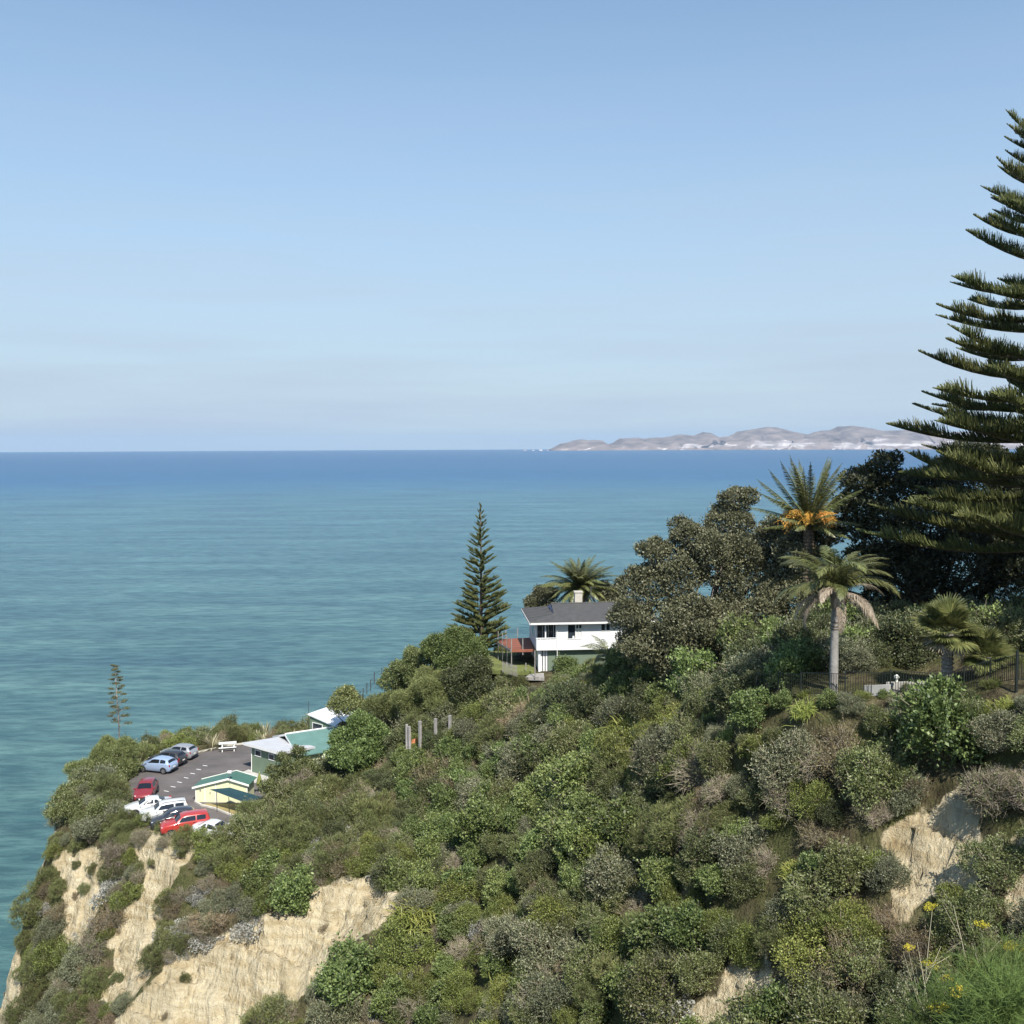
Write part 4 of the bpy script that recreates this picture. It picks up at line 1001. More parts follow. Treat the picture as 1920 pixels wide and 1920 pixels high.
# century plant flower stalk on the cliff edge
ag = on_ground(222, 99.5); za = P(216, 1249, 99.5).z - ag.z
root = empty('century_plant', ag, 0, 'tall century plant flower stalk rising from the cliff-edge bushes', 'plant')
MB().tube([(0, 0, -.3), (-.05, 0, za * .5), (-.28, 0, za)], [.085, .065, .02], 8).build('stalk', MAT['bark_grey'], root, smooth=True)
rsa = np.random.default_rng(8)
leafmat('pod_green', (.06, .075, .03), (.20, .19, .085), .6, .1, .3)
for j in range(34):
    f = .42 + .57 * j / 33; z = za * f; L = (.86 * (1 - (f - .42) / .60) ** .75 + .10); az = j * 2.4 + rsa.uniform(-.3, .3)
    x0 = -.28 * ((f - .5) * 2 if f > .5 else 0); a = Acc()
    o = np.array([math.cos(az), math.sin(az), .12]); p0 = np.array([x0, 0, z]); p1 = p0 + o * L * .7 + np.array([0, 0, .03]); p2 = p1 + o * L * .25 + np.array([0, 0, .10])
    a.add(*prisms(p0[None], p2[None], .025, .02, 4), 1)
    n = 90; Q = p2 + rsa.normal(size=(n, 3)) * np.array([.15, .15, .04]) * (.6 + L * .7)
    a.add(*leaves(Q, rsa.normal(size=(n, 3)) * .35 + np.array([0, 0, 1.]), .15, .06, rsa))
    link('flower_cluster', a.mesh('flower_cluster', [MAT['pod_green'], MAT['bark_grey']]), root)
for j in range(22):
    az = j * 2.4; el = .25 + .9 * (j / 22); a = MB(); d = Vector((math.cos(az) * math.cos(el), math.sin(az) * math.cos(el), math.sin(el))); s = Vector((-math.sin(az), math.cos(az), 0)) * .09
    a.add([d * .1 - s, d * .1 + s, d * .7 + s, d * .7 - s, d * 1.25], [(0, 1, 2, 3), (3, 2, 4)]).build('leaf', MAT['leaf_silver'], root)
# ------------------------------------------------------------------ car park
def asphalt():
    m, nt, b = newmat('asphalt'); N, L = nt.nodes, nt.links
    g = N.new('ShaderNodeNewGeometry')
    n1 = N.new('ShaderNodeTexNoise'); n1.inputs['Scale'].default_value = .35; n1.inputs['Detail'].default_value = 7
    n2 = N.new('ShaderNodeTexNoise'); n2.inputs['Scale'].default_value = 14; n2.inputs['Detail'].default_value = 4
    mp_ = N.new('ShaderNodeMapping'); mp_.inputs['Scale'].default_value = (.25, 1.4, 1); mp_.inputs['Rotation'].default_value = (0, 0, .25)
    n3 = N.new('ShaderNodeTexNoise'); n3.inputs['Scale'].default_value = 1; n3.inputs['Detail'].default_value = 5
    L.new(g.outputs['Position'], n1.inputs['Vector']); L.new(g.outputs['Position'], n2.inputs['Vector']); L.new(g.outputs['Position'], mp_.inputs['Vector']); L.new(mp_.outputs['Vector'], n3.inputs['Vector'])
    r = N.new('ShaderNodeValToRGB'); r.color_ramp.elements[0].position = .3; r.color_ramp.elements[1].position = .75
    r.color_ramp.elements[0].color = (.088, .078, .074, 1); r.color_ramp.elements[1].color = (.150, .132, .124, 1)
    ad = N.new('ShaderNodeMath'); ad.operation = 'MULTIPLY_ADD'; ad.inputs[1].default_value = .35
    L.new(n2.outputs['Fac'], ad.inputs[0]); L.new(n1.outputs['Fac'], ad.inputs[2])
    sb = N.new('ShaderNodeMath'); sb.operation = 'MULTIPLY_ADD'; sb.inputs[1].default_value = .5; L.new(n3.outputs['Fac'], sb.inputs[0]); L.new(ad.outputs[0], sb.inputs[2])
    s2 = N.new('ShaderNodeMath'); s2.operation = 'SUBTRACT'; s2.inputs[1].default_value = .43; L.new(sb.outputs[0], s2.inputs[0])
    L.new(s2.outputs[0], r.inputs['Fac']); L.new(r.outputs['Color'], b.inputs['Base Color']); b.inputs['Roughness'].default_value = .9
    return m
def sheet(name, poly, z, mat, t=.02, **k):
    return MB().slab([(x, y, z) for x, y in poly], t).build(name, mat, **k)
tag(sheet('car_park', CARPARK, ZP + .012, asphalt(), .10), kind='structure')
plain('paint_white', (.74, .73, .70), .7, var=.12, scale=8)
plain('concrete', (.46, .44, .40), .9, var=.18, scale=2, bump=.2)
plain('kerb_stone', (.52, .49, .43), .9, var=.2, scale=2, bump=.2)
plain('timber_grey', (.30, .28, .26), .9, var=.3, scale=4, bump=.3)
plain('timber_dark', (.055, .045, .04), .85, var=.3, scale=4)
plain('dry_grass', (.30, .24, .10), .95, var=.25, scale=1.2, bump=.5, bscale=20)
plain('lawn_grass', (.14, .16, .045), .95, var=.35, scale=.9, bump=.6, bscale=25)
for i, (zx, zy) in enumerate([(1110, 352), (1018, 407), (930, 466), (838, 528), (742, 591), (650, 657), (552, 720)]):
    p = onz(240 + zx / 7.68, 1390 + zy / 7.68, ZP)
    MB().slab([(-.28, -.055, 0), (.28, -.055, 0), (.28, .055, 0), (-.28, .055, 0)], .005).build('parking_line', MAT['paint_white'], None, loc=(p.x, p.y, ZP + .022), rot=(0, 0, -.42))
    o = bpy.context.scene.collection.objects[-1]; o['kind'] = 'structure'
# concrete path and kerb
A_ = onz(470, 1447, ZP); 
tag(sheet('path', [tuple(onz(*q, ZP).xy) for q in [(441, 1454), (466, 1443), (506, 1456), (498, 1468), (470, 1468)]], ZP + .03, MAT['concrete'], .08), kind='structure')
kp = [onz(*q, ZP) for q in [(366, 1504), (378, 1511), (400, 1516), (418, 1523), (441, 1532), (452, 1540)]]
mb = MB()
for a, b in zip(kp[:-1], kp[1:]):
    d = (b - a).normalized() * .02; n = Vector((-d.y, d.x, 0)).normalized() * .09
    a2, b2 = a - d, b + d
    mb.slab([(a2 - n).xy[:] + (ZP + .14,), (b2 - n).xy[:] + (ZP + .14,), (b2 + n).xy[:] + (ZP + .14,), (a2 + n).xy[:] + (ZP + .14,)], .2)
tag(mb.build('kerb', MAT['kerb_stone']), kind='structure')
tag(sheet('grass_strip', [(p.x, p.y + .09) for p in kp[1:]] + [tuple(fix(*q, ZP).xy) for q in [(-21.2, 89.5), (-21.2, 91.2), (-27.2, 91.3)]], ZP + .06, MAT['dry_grass'], .1), kind='structure')
kb = [tuple(onz(*q, ZP).xy) for q in [(276, 1425), (330, 1411), (372, 1411), (425, 1398.5), (478, 1392.5)]]
mb = MB()
for (x0, y0), (x1, y1) in zip(kb[:-1], kb[1:]):
    d = Vector((x1 - x0, y1 - y0)).normalized(); n = Vector((-d.y, d.x)) * .07
    mb.slab([(x0 - n.x, y0 - n.y, ZP + .13), (x1 - n.x, y1 - n.y, ZP + .13), (x1 + n.x, y1 + n.y, ZP + .13), (x0 + n.x, y0 + n.y, ZP + .13)], .2)
tag(mb.build('kerb', MAT['kerb_stone']), kind='structure')

# ------------------------------------------------------------------ cars
def paintmat(name, c, metal=.0, rough=.28):
    m, nt, b = newmat(name); b.inputs['Base Color'].default_value = col4(c); b.inputs['Metallic'].default_value = metal
    b.inputs['Roughness'].default_value = rough; b.inputs['Coat Weight'].default_value = .6; b.inputs['Coat Roughness'].default_value = .06
    N, L = nt.nodes, nt.links     # thin road dust low on the panels
    t = N.new('ShaderNodeTexCoord'); n = N.new('ShaderNodeTexNoise'); n.inputs['Scale'].default_value = 2.5; n.inputs['Detail'].default_value = 6; L.new(t.outputs['Object'], n.inputs['Vector'])
    r = N.new('ShaderNodeMapRange'); r.inputs['To Min'].default_value = .0; r.inputs['To Max'].default_value = .16; L.new(n.outputs['Fac'], r.inputs['Value'])
    x = N.new('ShaderNodeMixRGB'); x.inputs['Color1'].default_value = col4(c); x.inputs['Color2'].default_value = (.3, .26, .2, 1); L.new(r.outputs['Result'], x.inputs['Fac']); L.new(x.outputs['Color'], b.inputs['Base Color'])
    return m
plain('glass_dark', (.012, .014, .018), .05, spec=.8, var=.05)
plain('tyre_rubber', (.018, .018, .018), .85, var=.2)
plain('alloy', (.55, .56, .58), .3, metal=.8, var=.05)
plain('trim_black', (.02, .02, .022), .5, var=.1)
plain('lamp_red', (.35, .015, .012), .2, var=.05)
plain('lamp_clear', (.75, .76, .78), .12, var=.05)
plain('plate_white', (.7, .7, .66), .5, var=.05)

STY = {  # stations: x, bottom, belt height, half width, roof height (0 = no cabin), roof half width
 'hatch': [(2.10, .38, .58, .60, 0, 0), (2.0, .26, .70, .74, 0, 0), (1.7, .20, .80, .82, 0, 0), (1.25, .19, .90, .85, 0, 0), (.95, .19, .96, .86, .99, .70), (.30, .19, .97, .86, 1.38, .60), (-.2, .19, .98, .86, 1.47, .60), (-1.1, .19, 1.01, .86, 1.45, .58), (-1.65, .21, 1.03, .85, 1.36, .54), (-1.93, .25, 1.02, .82, 1.06, .66), (-2.06, .32, .86, .76, 0, 0), (-2.12, .42, .70, .66, 0, 0)],
 'sedan': [(2.28, .36, .54, .58, 0, 0), (2.18, .25, .66, .74, 0, 0), (1.8, .20, .76, .82, 0, 0), (1.3, .19, .85, .85, 0, 0), (.95, .19, .90, .86, .93, .70), (.25, .19, .91, .86, 1.28, .57), (-.25, .19, .92, .86, 1.36, .57), (-.9, .19, .94, .86, 1.31, .55), (-1.55, .21, .95, .85, .99, .62), (-1.7, .22, .95, .84, 0, 0), (-2.18, .28, .92, .78, 0, 0), (-2.28, .40, .72, .66, 0, 0)],
 'wagon': [(2.25, .40, .64, .62, 0, 0), (2.15, .28, .78, .78, 0, 0), (1.85, .24, .90, .86, 0, 0), (1.2, .23, .98, .88, 0, 0), (.95, .23, 1.01, .88, 1.05, .74), (.40, .23, 1.02, .88, 1.46, .66), (-.1, .23, 1.03, .88, 1.55, .66), (-1.2, .23, 1.04, .88, 1.56, .65), (-1.95, .25, 1.05, .87, 1.52, .62), (-2.15, .28, 1.02, .84, 1.12, .72), (-2.22, .36, .9, .8, 0, 0), (-2.27, .44, .72, .7, 0, 0)],
}
def wheel_mesh():
    t = MB(); prof = [(.20, .095), (.29, .10), (.315, .07), (.32, 0), (.315, -.07), (.29, -.10), (.20, -.095)]; n = 20
    for r, y in prof: t.v += [(r * math.cos(k * 2 * math.pi / n), y, r * math.sin(k * 2 * math.pi / n)) for k in range(n)]
    for i in range(len(prof) - 1): t.f += [(i * n + k, i * n + (k + 1) % n, (i + 1) * n + (k + 1) % n, (i + 1) * n + k) for k in range(n)]
    tyre = t.mesh('tyre', MAT['tyre_rubber'], True)
    r = MB()
    for k in range(5):
        a = k * 2 * math.pi / 5; d = Vector((math.cos(a), 0, math.sin(a))); s = Vector((-math.sin(a), 0, math.cos(a))) * .038
        for y in (.085, -.085): r.add([d * .02 - s + Vector((0, y, 0)), d * .2 - s * 1.3 + Vector((0, y, 0)), d * .2 + s * 1.3 + Vector((0, y, 0)), d * .02 + s + Vector((0, y, 0))], [(0, 1, 2, 3)])
    for y in (.088, -.088):
        for k in range(n):
            a0, a1 = k * 2 * math.pi / n, (k + 1) * 2 * math.pi / n
            r.add([(.185 * math.cos(a0), y, .185 * math.sin(a0)), (.185 * math.cos(a1), y, .185 * math.sin(a1)), (.212 * math.cos(a1), y, .212 * math.sin(a1)), (.212 * math.cos(a0), y, .212 * math.sin(a0))], [(0, 1, 2, 3)])
    r.tube([(0, -.07, 0), (0, .07, 0)], .1, 10)
    return tyre, r.mesh('rim', MAT['alloy'])
TYRE, RIM = wheel_mesh()

def car(name, style, col, loc, head, label, width=1.0, length=1.0, rails=False, metal=0.0):
    loc = fix(loc[0], loc[1], ZP); length *= .89; width *= .95
    root = empty(name, (loc[0], loc[1], ZP + .012), rad(head), label, 'car', 'cars in the cliff-top car park')
    pm = paintmat('paint_' + name + '_%d' % len(MAT), col, metal)
    st = [(x * length, zb, zh, hw * width, zr, rw * width) for x, zb, zh, hw, zr, rw in STY[style]]
    def sect(s):
        x, zb, zh, hw, zr, rw = s
        if zr == 0: zr, rw = zh + .035, hw * .80
        tp = [(0, zb), (hw * .86, zb), (hw * .97, zb + .10), (hw * 1.0, zb + (zh - zb) * .52), (hw * .985, zh - .05), (hw * .955, zh), (rw, zr - .045), (rw * .86, zr - .008), (0, zr + .012)]
        return [(x, y, z) for y, z in tp]
    SE = [sect(s) for s in st]; m = len(SE[0]); mb = MB()
    for s in SE: mb.v += s + [(x, -y, z) for x, y, z in s[1:-1]]
    K = 2 * m - 2
    ring = list(range(m)) + list(range(2 * m - 3, m - 1, -1))      # right side bottom->top, then left side top->bottom
    for i in range(len(SE) - 1):
        for k in range(K):
            a, b = ring[k], ring[(k + 1) % K]
            mb.f.append((i * K + a, (i + 1) * K + a, (i + 1) * K + b, i * K + b))
    mb.f.append(tuple(ring)); mb.f.append(tuple((len(SE) - 1) * K + q for q in reversed(ring)))
    body = mb.mesh('body', pm, True)
    bo = link('body', body, root)
    bv = bo.modifiers.new('edge', 'BEVEL'); bv.width = .015; bv.segments = 1; bv.limit_method = 'ANGLE'; bv.angle_limit = rad(38)
    xs = [s[0] for s in st][::-1]
    def pt(x, k):
        i = max(j for j in range(len(st)) if st[j][0] >= x - 1e-6); i = min(i, len(st) - 2)
        f = (st[i][0] - x) / (st[i][0] - st[i + 1][0]); k0 = min(int(k), m - 2); g = k - k0
        q = [Vector(SE[j][k0]).lerp(Vector(SE[j][k0 + 1]), g) for j in (i, i + 1)]
        return q[0].lerp(q[1], f)
    def patch(nm, mat, lower, upper, side, n=5, off=.012, parent=root):
        """quad strip between two (x, k) lines on the body skin, set just proud of it"""
        g = MB(); rows = 3
        for r_ in range(rows + 1):
            for c_ in range(n + 1):
                u = c_ / n; v = r_ / rows
                xa = lower[0][0] + (lower[1][0] - lower[0][0]) * u; ka = lower[0][1] + (lower[1][1] - lower[0][1]) * u
                xb = upper[0][0] + (upper[1][0] - upper[0][0]) * u; kb_ = upper[0][1] + (upper[1][1] - upper[0][1]) * u
                p = pt(xa + (xb - xa) * v, ka + (kb_ - ka) * v)
                cdir = Vector((p.x * .15, p.y, (p.z - .6) * .8)).normalized()
                p = p + cdir * off
                g.v.append((p.x, p.y * side, p.z))
        for r_ in range(rows):
            for c_ in range(n):
                q = r_ * (n + 1) + c_; g.f.append((q, q + 1, q + n + 2, q + n + 1))
        return g.build(nm, mat, parent)
    cab = [s for s in st if s[4] > 0]; xf, xw, xr1, xr = cab[0][0], cab[1][0], cab[-2][0], cab[-1][0]
    pil = (xw + xr1) / 2 - .12
    for sd in (1, -1):
        patch('side_window', MAT['glass_dark'], [(xf - .16, 5.12), (pil + .05, 5.12)], [(xw - .06, 5.86), (pil + .05, 5.86)], sd)
        patch('side_window', MAT['glass_dark'], [(pil - .05, 5.12), (xr + .34, 5.14)], [(pil - .05, 5.86), (xr1 + .16, 5.86)], sd)
        h1 = pt(pil + .16, 4.2); h2 = pt(xr + .62, 4.2)
        for h in (h1, h2): MB().box(h.x - .09, h.x + .09, sd * h.y - .022, sd * h.y + .022, h.z - .07, h.z - .035).build('door_handle', MAT['trim_black'] if metal == 0 else pm, root)
        mi_ = pt(xf - .14, 5.2); MB().box(mi_.x - .05, mi_.x + .06, sd * (mi_.y + .02) - .02 if sd > 0 else -(mi_.y + .18), sd * (mi_.y + .18) if sd > 0 else -(mi_.y + .0), mi_.z - .02, mi_.z + .11).build('mirror', pm, root, bevel=.02)
        f0, f1 = st[1], st[2]
        MB().box(f1[0] - .05, f0[0] + .015, sd * f0[3] - .20 if sd > 0 else -f0[3] + .06, sd * f0[3] - .06 if sd > 0 else -f0[3] + .20, f0[2] - .10, f0[2] + .025).build('headlight', MAT['lamp_clear'], root, bevel=.02)
        e = st[-2]
        MB().box(e[0] - .03, e[0] + .16, sd * (e[3] - .03) - .05, sd * (e[3] - .03) + .05, e[2] - .12, e[2] + .08).build('tail_light', MAT['lamp_red'], root, bevel=.02)
    for nm, x0, x1 in (('windscreen', xf - .06, xw + .03), ('rear_window', xr + .02, xr1 - .05)):
        g = MB(); n = 8
        for r_ in range(4):
            x = x0 + (x1 - x0) * r_ / 3; e = pt(x, 6.25)
            c = pt(x, 8)
            for c_ in range(n + 1):
                y = -1 + 2 * c_ / n; z = c.z + (e.z - c.z) * abs(y) ** 2.2
                g.v.append((x + (.012 if nm == 'windscreen' else -.012), y * e.y * .97, z + .014))
        for r_ in range(3):
            for c_ in range(n): q = r_ * (n + 1) + c_; g.f.append((q, q + 1, q + n + 2, q + n + 1))
        g.build(nm, MAT['glass_dark'], root)
    wb = (xf * .0 + 1.30 * length, -1.32 * length)
    for x in wb:
        for sd in (1, -1):
            w = empty('wheel', (x, sd * (.865 * width - .09), .315)); w.parent = root
            link('tyre', TYRE, w); link('rim', RIM, w)
            a = MB(); n = 14; yy = sd * (.865 * width + .004)
            a.add([(x + .37 * math.cos(k * math.pi / n), yy - sd * .012 * (k in (0, n)), .33 + .36 * math.sin(k * math.pi / n)) for k in range(n + 1)] + [(x, yy, .22)], [(k, k + 1, n + 1) for k in range(n)]).build('wheel_arch', MAT['trim_black'], root)
            w.location.y = sd * (.865 * width - .075)
    fr, re = st[0], st[-1]
    MB().box(fr[0] - .02, fr[0] + .02, -.5 * width, .5 * width, .34, .52).build('grille', MAT['trim_black'], root, bevel=.01)
    MB().box(re[0] - .03, re[0] + .03, -.17, .17, re[2] - .12, re[2] - .01).build('number_plate', MAT['plate_white'], root)
    MB().box(re[0] - .015, re[0] + .06, -.62 * width, .62 * width, .36, .48).build('rear_bumper', MAT['trim_black'], root, bevel=.02)
    if rails:
        for sd in (1, -1):
            e0 = pt(xw - .2, 7.1); e1 = pt(xr1 + .05, 7.1)
            MB().tube([(e0.x, sd * e0.y, e0.z), (e0.x - .1, sd * e0.y, e0.z + .07), (e1.x + .1, sd * e1.y, e1.z + .07), (e1.x, sd * e1.y, e1.z)], .022, 5).build('roof_rail', MAT['trim_black'], root)
    return root
car('parked_car', 'hatch', (.36, .47, .66), (-34.7, 100.6), 163.5, 'light blue hatchback with silver wheels, nearest of three at the back', metal=.25)
car('parked_car', 'hatch', (.012, .014, .02), (-34.45, 102.7), 163.5, 'black hatchback between the light blue and the silver hatchback')
car('parked_car', 'hatch', (.44, .45, .47), (-34.0, 104.8), 163.5, 'silver hatchback, farthest of the three beside the flax bed', metal=.45)
car('parked_car', 'hatch', (.22, .008, .02), (-33.2, 93.2), 278, 'dark crimson hatchback facing the lookout, beside the white sedan')
car('parked_car', 'sedan', (.66, .66, .65), (-31.6, 89.3), 203, 'white low sedan between the crimson hatchback and the white wagon')
car('parked_car', 'wagon', (.66, .66, .65), (-29.7, 87.7), 203, 'white station wagon with black roof rails', rails=True)
car('parked_car', 'hatch', (.015, .018, .032), (-28.4, 86.2), 203, 'dark blue hatchback mostly hidden behind the red wagon')
car('parked_car', 'wagon', (.42, .022, .018), (-27.0, 84.9), 203, 'bright red station wagon behind the cliff-edge grass')
car('parked_car', 'sedan', (.64, .65, .66), (-24.1, 83.6), 340, 'white sedan half hidden at the near right corner of the car park')

# ------------------------------------------------------------------ picnic table
t_ = onz(427, 1406, ZP)
root = empty('picnic_table', (t_.x, t_.y, ZP + .012), .25, 'white picnic table with bench seats at the car park edge', 'table')
for k in range(5): MB().box(-.9, .9, -.375 + k * .15, -.24 + k * .15, .72, .76).build('tabletop_plank', MAT['paint_white'], root)
for s in (-1, 1):
    MB().box(-.9, .9, s * .72 - .14, s * .72 + .14, .42, .46).build('bench_seat', MAT['paint_white'], root)
    MB().box(s * .6 - .05, s * .6 + .05, -.8, .8, .34, .415).build('cross_beam', MAT['paint_white'], root)
    for q in (-1, 1): MB().tube([(s * .6 + .06, q * .78, 0), (s * .6 + .06, q * .25, .71)], .05, 4).build('leg', MAT['paint_white'], root)

# ------------------------------------------------------------------ yellow shed and its awning
plain('paint_yellow', (.70, .70, .44), .7, var=.07, scale=2)
plain('paint_cream', (.80, .79, .70), .6, var=.06)
plain('roof_green', (.06, .14, .10), .45, var=.12, scale=2)
plain('awning_cloth', (.012, .045, .055), .75, var=.15, scale=3)
plain('steel_dark', (.06, .065, .06), .5, metal=.3)
sh = empty('shed', fix(-28.3, 91.9, ZP), rad(-4), 'small pale yellow shed with green gable roof in the car park', 'shed')
W_, Dp, XA = 4.75, 1.9, 3.05
zl, za_, zr_ = 1.40, 2.2, 1.72
mb = MB(); fr = [(0, 0, -.1), (W_, 0, -.1), (W_, 0, zr_), (XA, 0, za_), (0, 0, zl)]; bk = [(x, Dp, z) for x, y, z in fr]
mb.add(fr + bk, [(0, 1, 2, 3, 4), (9, 8, 7, 6, 5), (0, 4, 9, 5), (1, 6, 7, 2)]).build('wall', MAT['paint_yellow'], sh)
for nm, pts in (('roof_panel', [(-.22, -.2, zl - .02), (XA, -.2, za_ + .05), (XA, Dp + .2, za_ + .05), (-.22, Dp + .2, zl - .02)]), ('roof_panel', [(XA + .004, -.2, za_ + .05), (W_ + .22, -.2, zr_ - .02), (W_ + .22, Dp + .2, zr_ - .02), (XA + .004, Dp + .2, za_ + .05)])):
    MB().slab(pts, .04).build(nm, MAT['roof_green'], sh)
for y in (-.25, Dp + .2):
    MB().slab([(-.24, y, zl + .03), (XA, y, za_ + .10), (XA, y + .05, za_ + .10), (-.24, y + .05, zl + .03)], .17).build('bargeboard', MAT['paint_cream'], sh)
    MB().slab([(XA + .003, y, za_ + .10), (W_ + .24, y, zr_ + .03), (W_ + .24, y + .05, zr_ + .03), (XA + .003, y + .05, za_ + .10)], .17).build('bargeboard', MAT['paint_cream'], sh)
for x0, x1, z1 in ((.82, .90, 1.62), (1.82, 1.92, 1.86), (-.02, .06, 1.36), (W_ - .06, W_ + .02, 1.7)):
    MB().box(x0, x1, -.03, -.004, 0, z1).build('corner_trim', MAT['paint_cream'], sh)
dr = MB().box(.92, 1.80, -.022, -.003, 0, 1.58).build('door', MAT['paint_yellow'], sh)
MB().box(1.32, 1.37, -.05, -.024, .75, .95).build('handle', MAT['trim_black'], dr)
MB().box(.36, .52, -.02, -.003, .98, 1.14).build('notice_plate', MAT['bark_grey'], sh)
MB().box(-.06, -.02, .1, 2.3, .05, 1.3).build('side_shade_panel', MAT['timber_dark'], sh)  # dark sheet standing in for the shade on the shed's left wall
vp = MB().tube([(XA + .2, -.27, za_ - .2), (XA + .2, -.3, za_ + .62)], .025, 6).build('vent_pipe', MAT['alloy'], sh)
MB().box(XA + .05, XA + .42, -.42, -.15, za_ + .60, za_ + .80).build('vent_cowl', MAT['paint_white'], sh, bevel=.03)
aw = empty('awning', (-25.9, 90.2, ZP), 0, 'dark green shade awning on thin posts in front of the yellow shed', 'awning')
def rel(o, v): return (v[0] - o.location.x, v[1] - o.location.y, v[2] - o.location.z)
c4 = [P(393.6, 1480.5, 88.4), P(431, 1477, 89.0), P(492, 1495, 88.3), P(462, 1506, 86.2)]
g = MB(); n = 6
for i in range(n + 1):
    for j in range(n + 1):
        u, v = i / n, j / n
        p = c4[0].lerp(c4[1], u).lerp(c4[3].lerp(c4[2], u), v); p = Vector(rel(aw, p)); p.z -= .10 * math.sin(u * math.pi) * math.sin(v * math.pi); g.v.append(tuple(p))
for i in range(n):
    for j in range(n): q = i * (n + 1) + j; g.f.append((q, q + n + 1, q + n + 2, q + 1))
o = g.build('canopy', MAT['awning_cloth'], aw); sm = o.modifiers.new('thick', 'SOLIDIFY'); sm.thickness = .02
for t0, D in (((406, 1484), 88.0), ((429, 1494), 87.3), ((453, 1503), 86.5), ((484, 1494), 88.0)):
    p = P(t0[0], t0[1], D); MB().tube([rel(aw, (p.x, p.y, ZP - .1)), rel(aw, (p.x, p.y, p.z - .02))], .035, 6).build('post', MAT['steel_dark'], aw)
um = onz(487, 1487, ZP)
root = empty('closed_umbrella', (um.x, um.y, ZP), 0, 'folded green patio umbrella behind the awning', 'umbrella')
MB().tube([(0, 0, 0), (0, 0, 2.0)], .03, 6).build('pole', MAT['paint_white'], root)
u_ = MB().tube([(0, 0, .75), (0, 0, .95), (0, 0, 1.4), (0, 0, 1.95)], [.26, .30, .18, .03], 8).build('canopy', MAT['leaf_fern'], root)

# ------------------------------------------------------------------ green building with grey, teal and white roofs
plain('wall_green', (.135, .185, .125), .75, var=.1, scale=1.5)
plain('roof_grey', (.50, .50, .51), .5, var=.08, scale=1.2)
plain('roof_teal', (.115, .215, .19), .5, var=.1, scale=1.2)
plain('roof_white', (.72, .72, .72), .5, var=.05)
plain('wall_lime', (.55, .58, .38), .7, var=.1)
plain('window_glass', (.03, .04, .05), .06, spec=.8, var=.05)
gbd = empty('green_building', fix(-25.4, 100.3, ZP), 0, 'low green-walled building with grey, teal and white roofs by the car park', 'building')
def gp(x, y, z): return rel(gbd, fix(x, y, z))
def prism_wall(pts, z0, z1s, name, mat, parent=gbd, true=False):
    n = len(pts); mb = MB(); gp = (lambda x, y, z: rel(gbd, (x, y, z))) if true else globals()['gp']
    mb.add([gp(x, y, z0) for x, y in pts] + [gp(x, y, z) for (x, y), z in zip(pts, z1s)], [(i, (i + 1) % n, n + (i + 1) % n, n + i) for i in range(n)] + [tuple(range(n, 2 * n))])
    return mb.build(name, mat, parent)
u = Vector((.795, -.607)); v = Vector((.607, .795)); a0 = Vector((-25.4, 100.3))
c_ = [a0, a0 + u * 4.2, a0 + u * 4.2 + v * 3.6, a0 + v * 3.6]
prism_wall([tuple(p) for p in c_], ZP - .5, [ZP + 2.62, ZP + 2.62, ZP + 2.25, ZP + 2.25], 'wall', MAT['wall_green'])
r_ = [a0 - u * .75 - v * .5, a0 + u * 4.75 - v * .5, a0 + u * 4.75 + v * 3.9, a0 - u * .75 + v * 3.9]
MB().slab([gp(p.x, p.y, ZP + z) for p, z in zip(r_, (2.86, 2.86, 2.42, 2.42))], .20).build('roof_panel', MAT['roof_grey'], gbd)
MB().slab([gp(p.x, p.y, ZP + z) for p, z in zip([r_[0] - v * .05, r_[1] - v * .05, r_[1], r_[0]], (2.90, 2.90, 2.88, 2.88))], .26).build('fascia', MAT['paint_white'], gbd)
# near wall faces -v: windows set into it
def wall_window(p0, d, nrm, s0, s1, z0, z1, parent=gbd):
    q = lambda s, off, z: gp(*(p0 + d * s + nrm * off), z)
    f = MB()
    for (sa, sb, za2, zb2) in ((s0 - .06, s1 + .06, z1, z1 + .06), (s0 - .06, s1 + .06, z0 - .06, z0), (s0 - .06, s0, z0, z1), (s1, s1 + .06, z0, z1)):
        f.add([q(sa, .005, za2), q(sb, .005, za2), q(sb, .05, za2), q(sa, .05, za2), q(sa, .005, zb2), q(sb, .005, zb2), q(sb, .05, zb2), q(sa, .05, zb2)],
              [(0, 3, 2, 1), (4, 5, 6, 7), (0, 1, 5, 4), (1, 2, 6, 5), (2, 3, 7, 6), (3, 0, 4, 7)])
    fo = f.build('window', MAT['paint_white'], parent)
    MB().add([q(s0, .016, z0), q(s1, .016, z0), q(s1, .016, z1), q(s0, .016, z1)], [(0, 1, 2, 3)]).build('pane', MAT['window_glass'], fo)
wall_window(a0, u, -v, .55, 1.35, ZP + 1.75, ZP + 2.25)
wall_window(a0, u, -v, 2.6, 3.3, ZP + 1.75, ZP + 2.25)
MB().tube([gp(*(a0 - u * .03 - v * .03), ZP), gp(*(a0 - u * .03 - v * .03), ZP + 2.6)], .04, 6).build('downpipe', MAT['paint_white'], gbd)
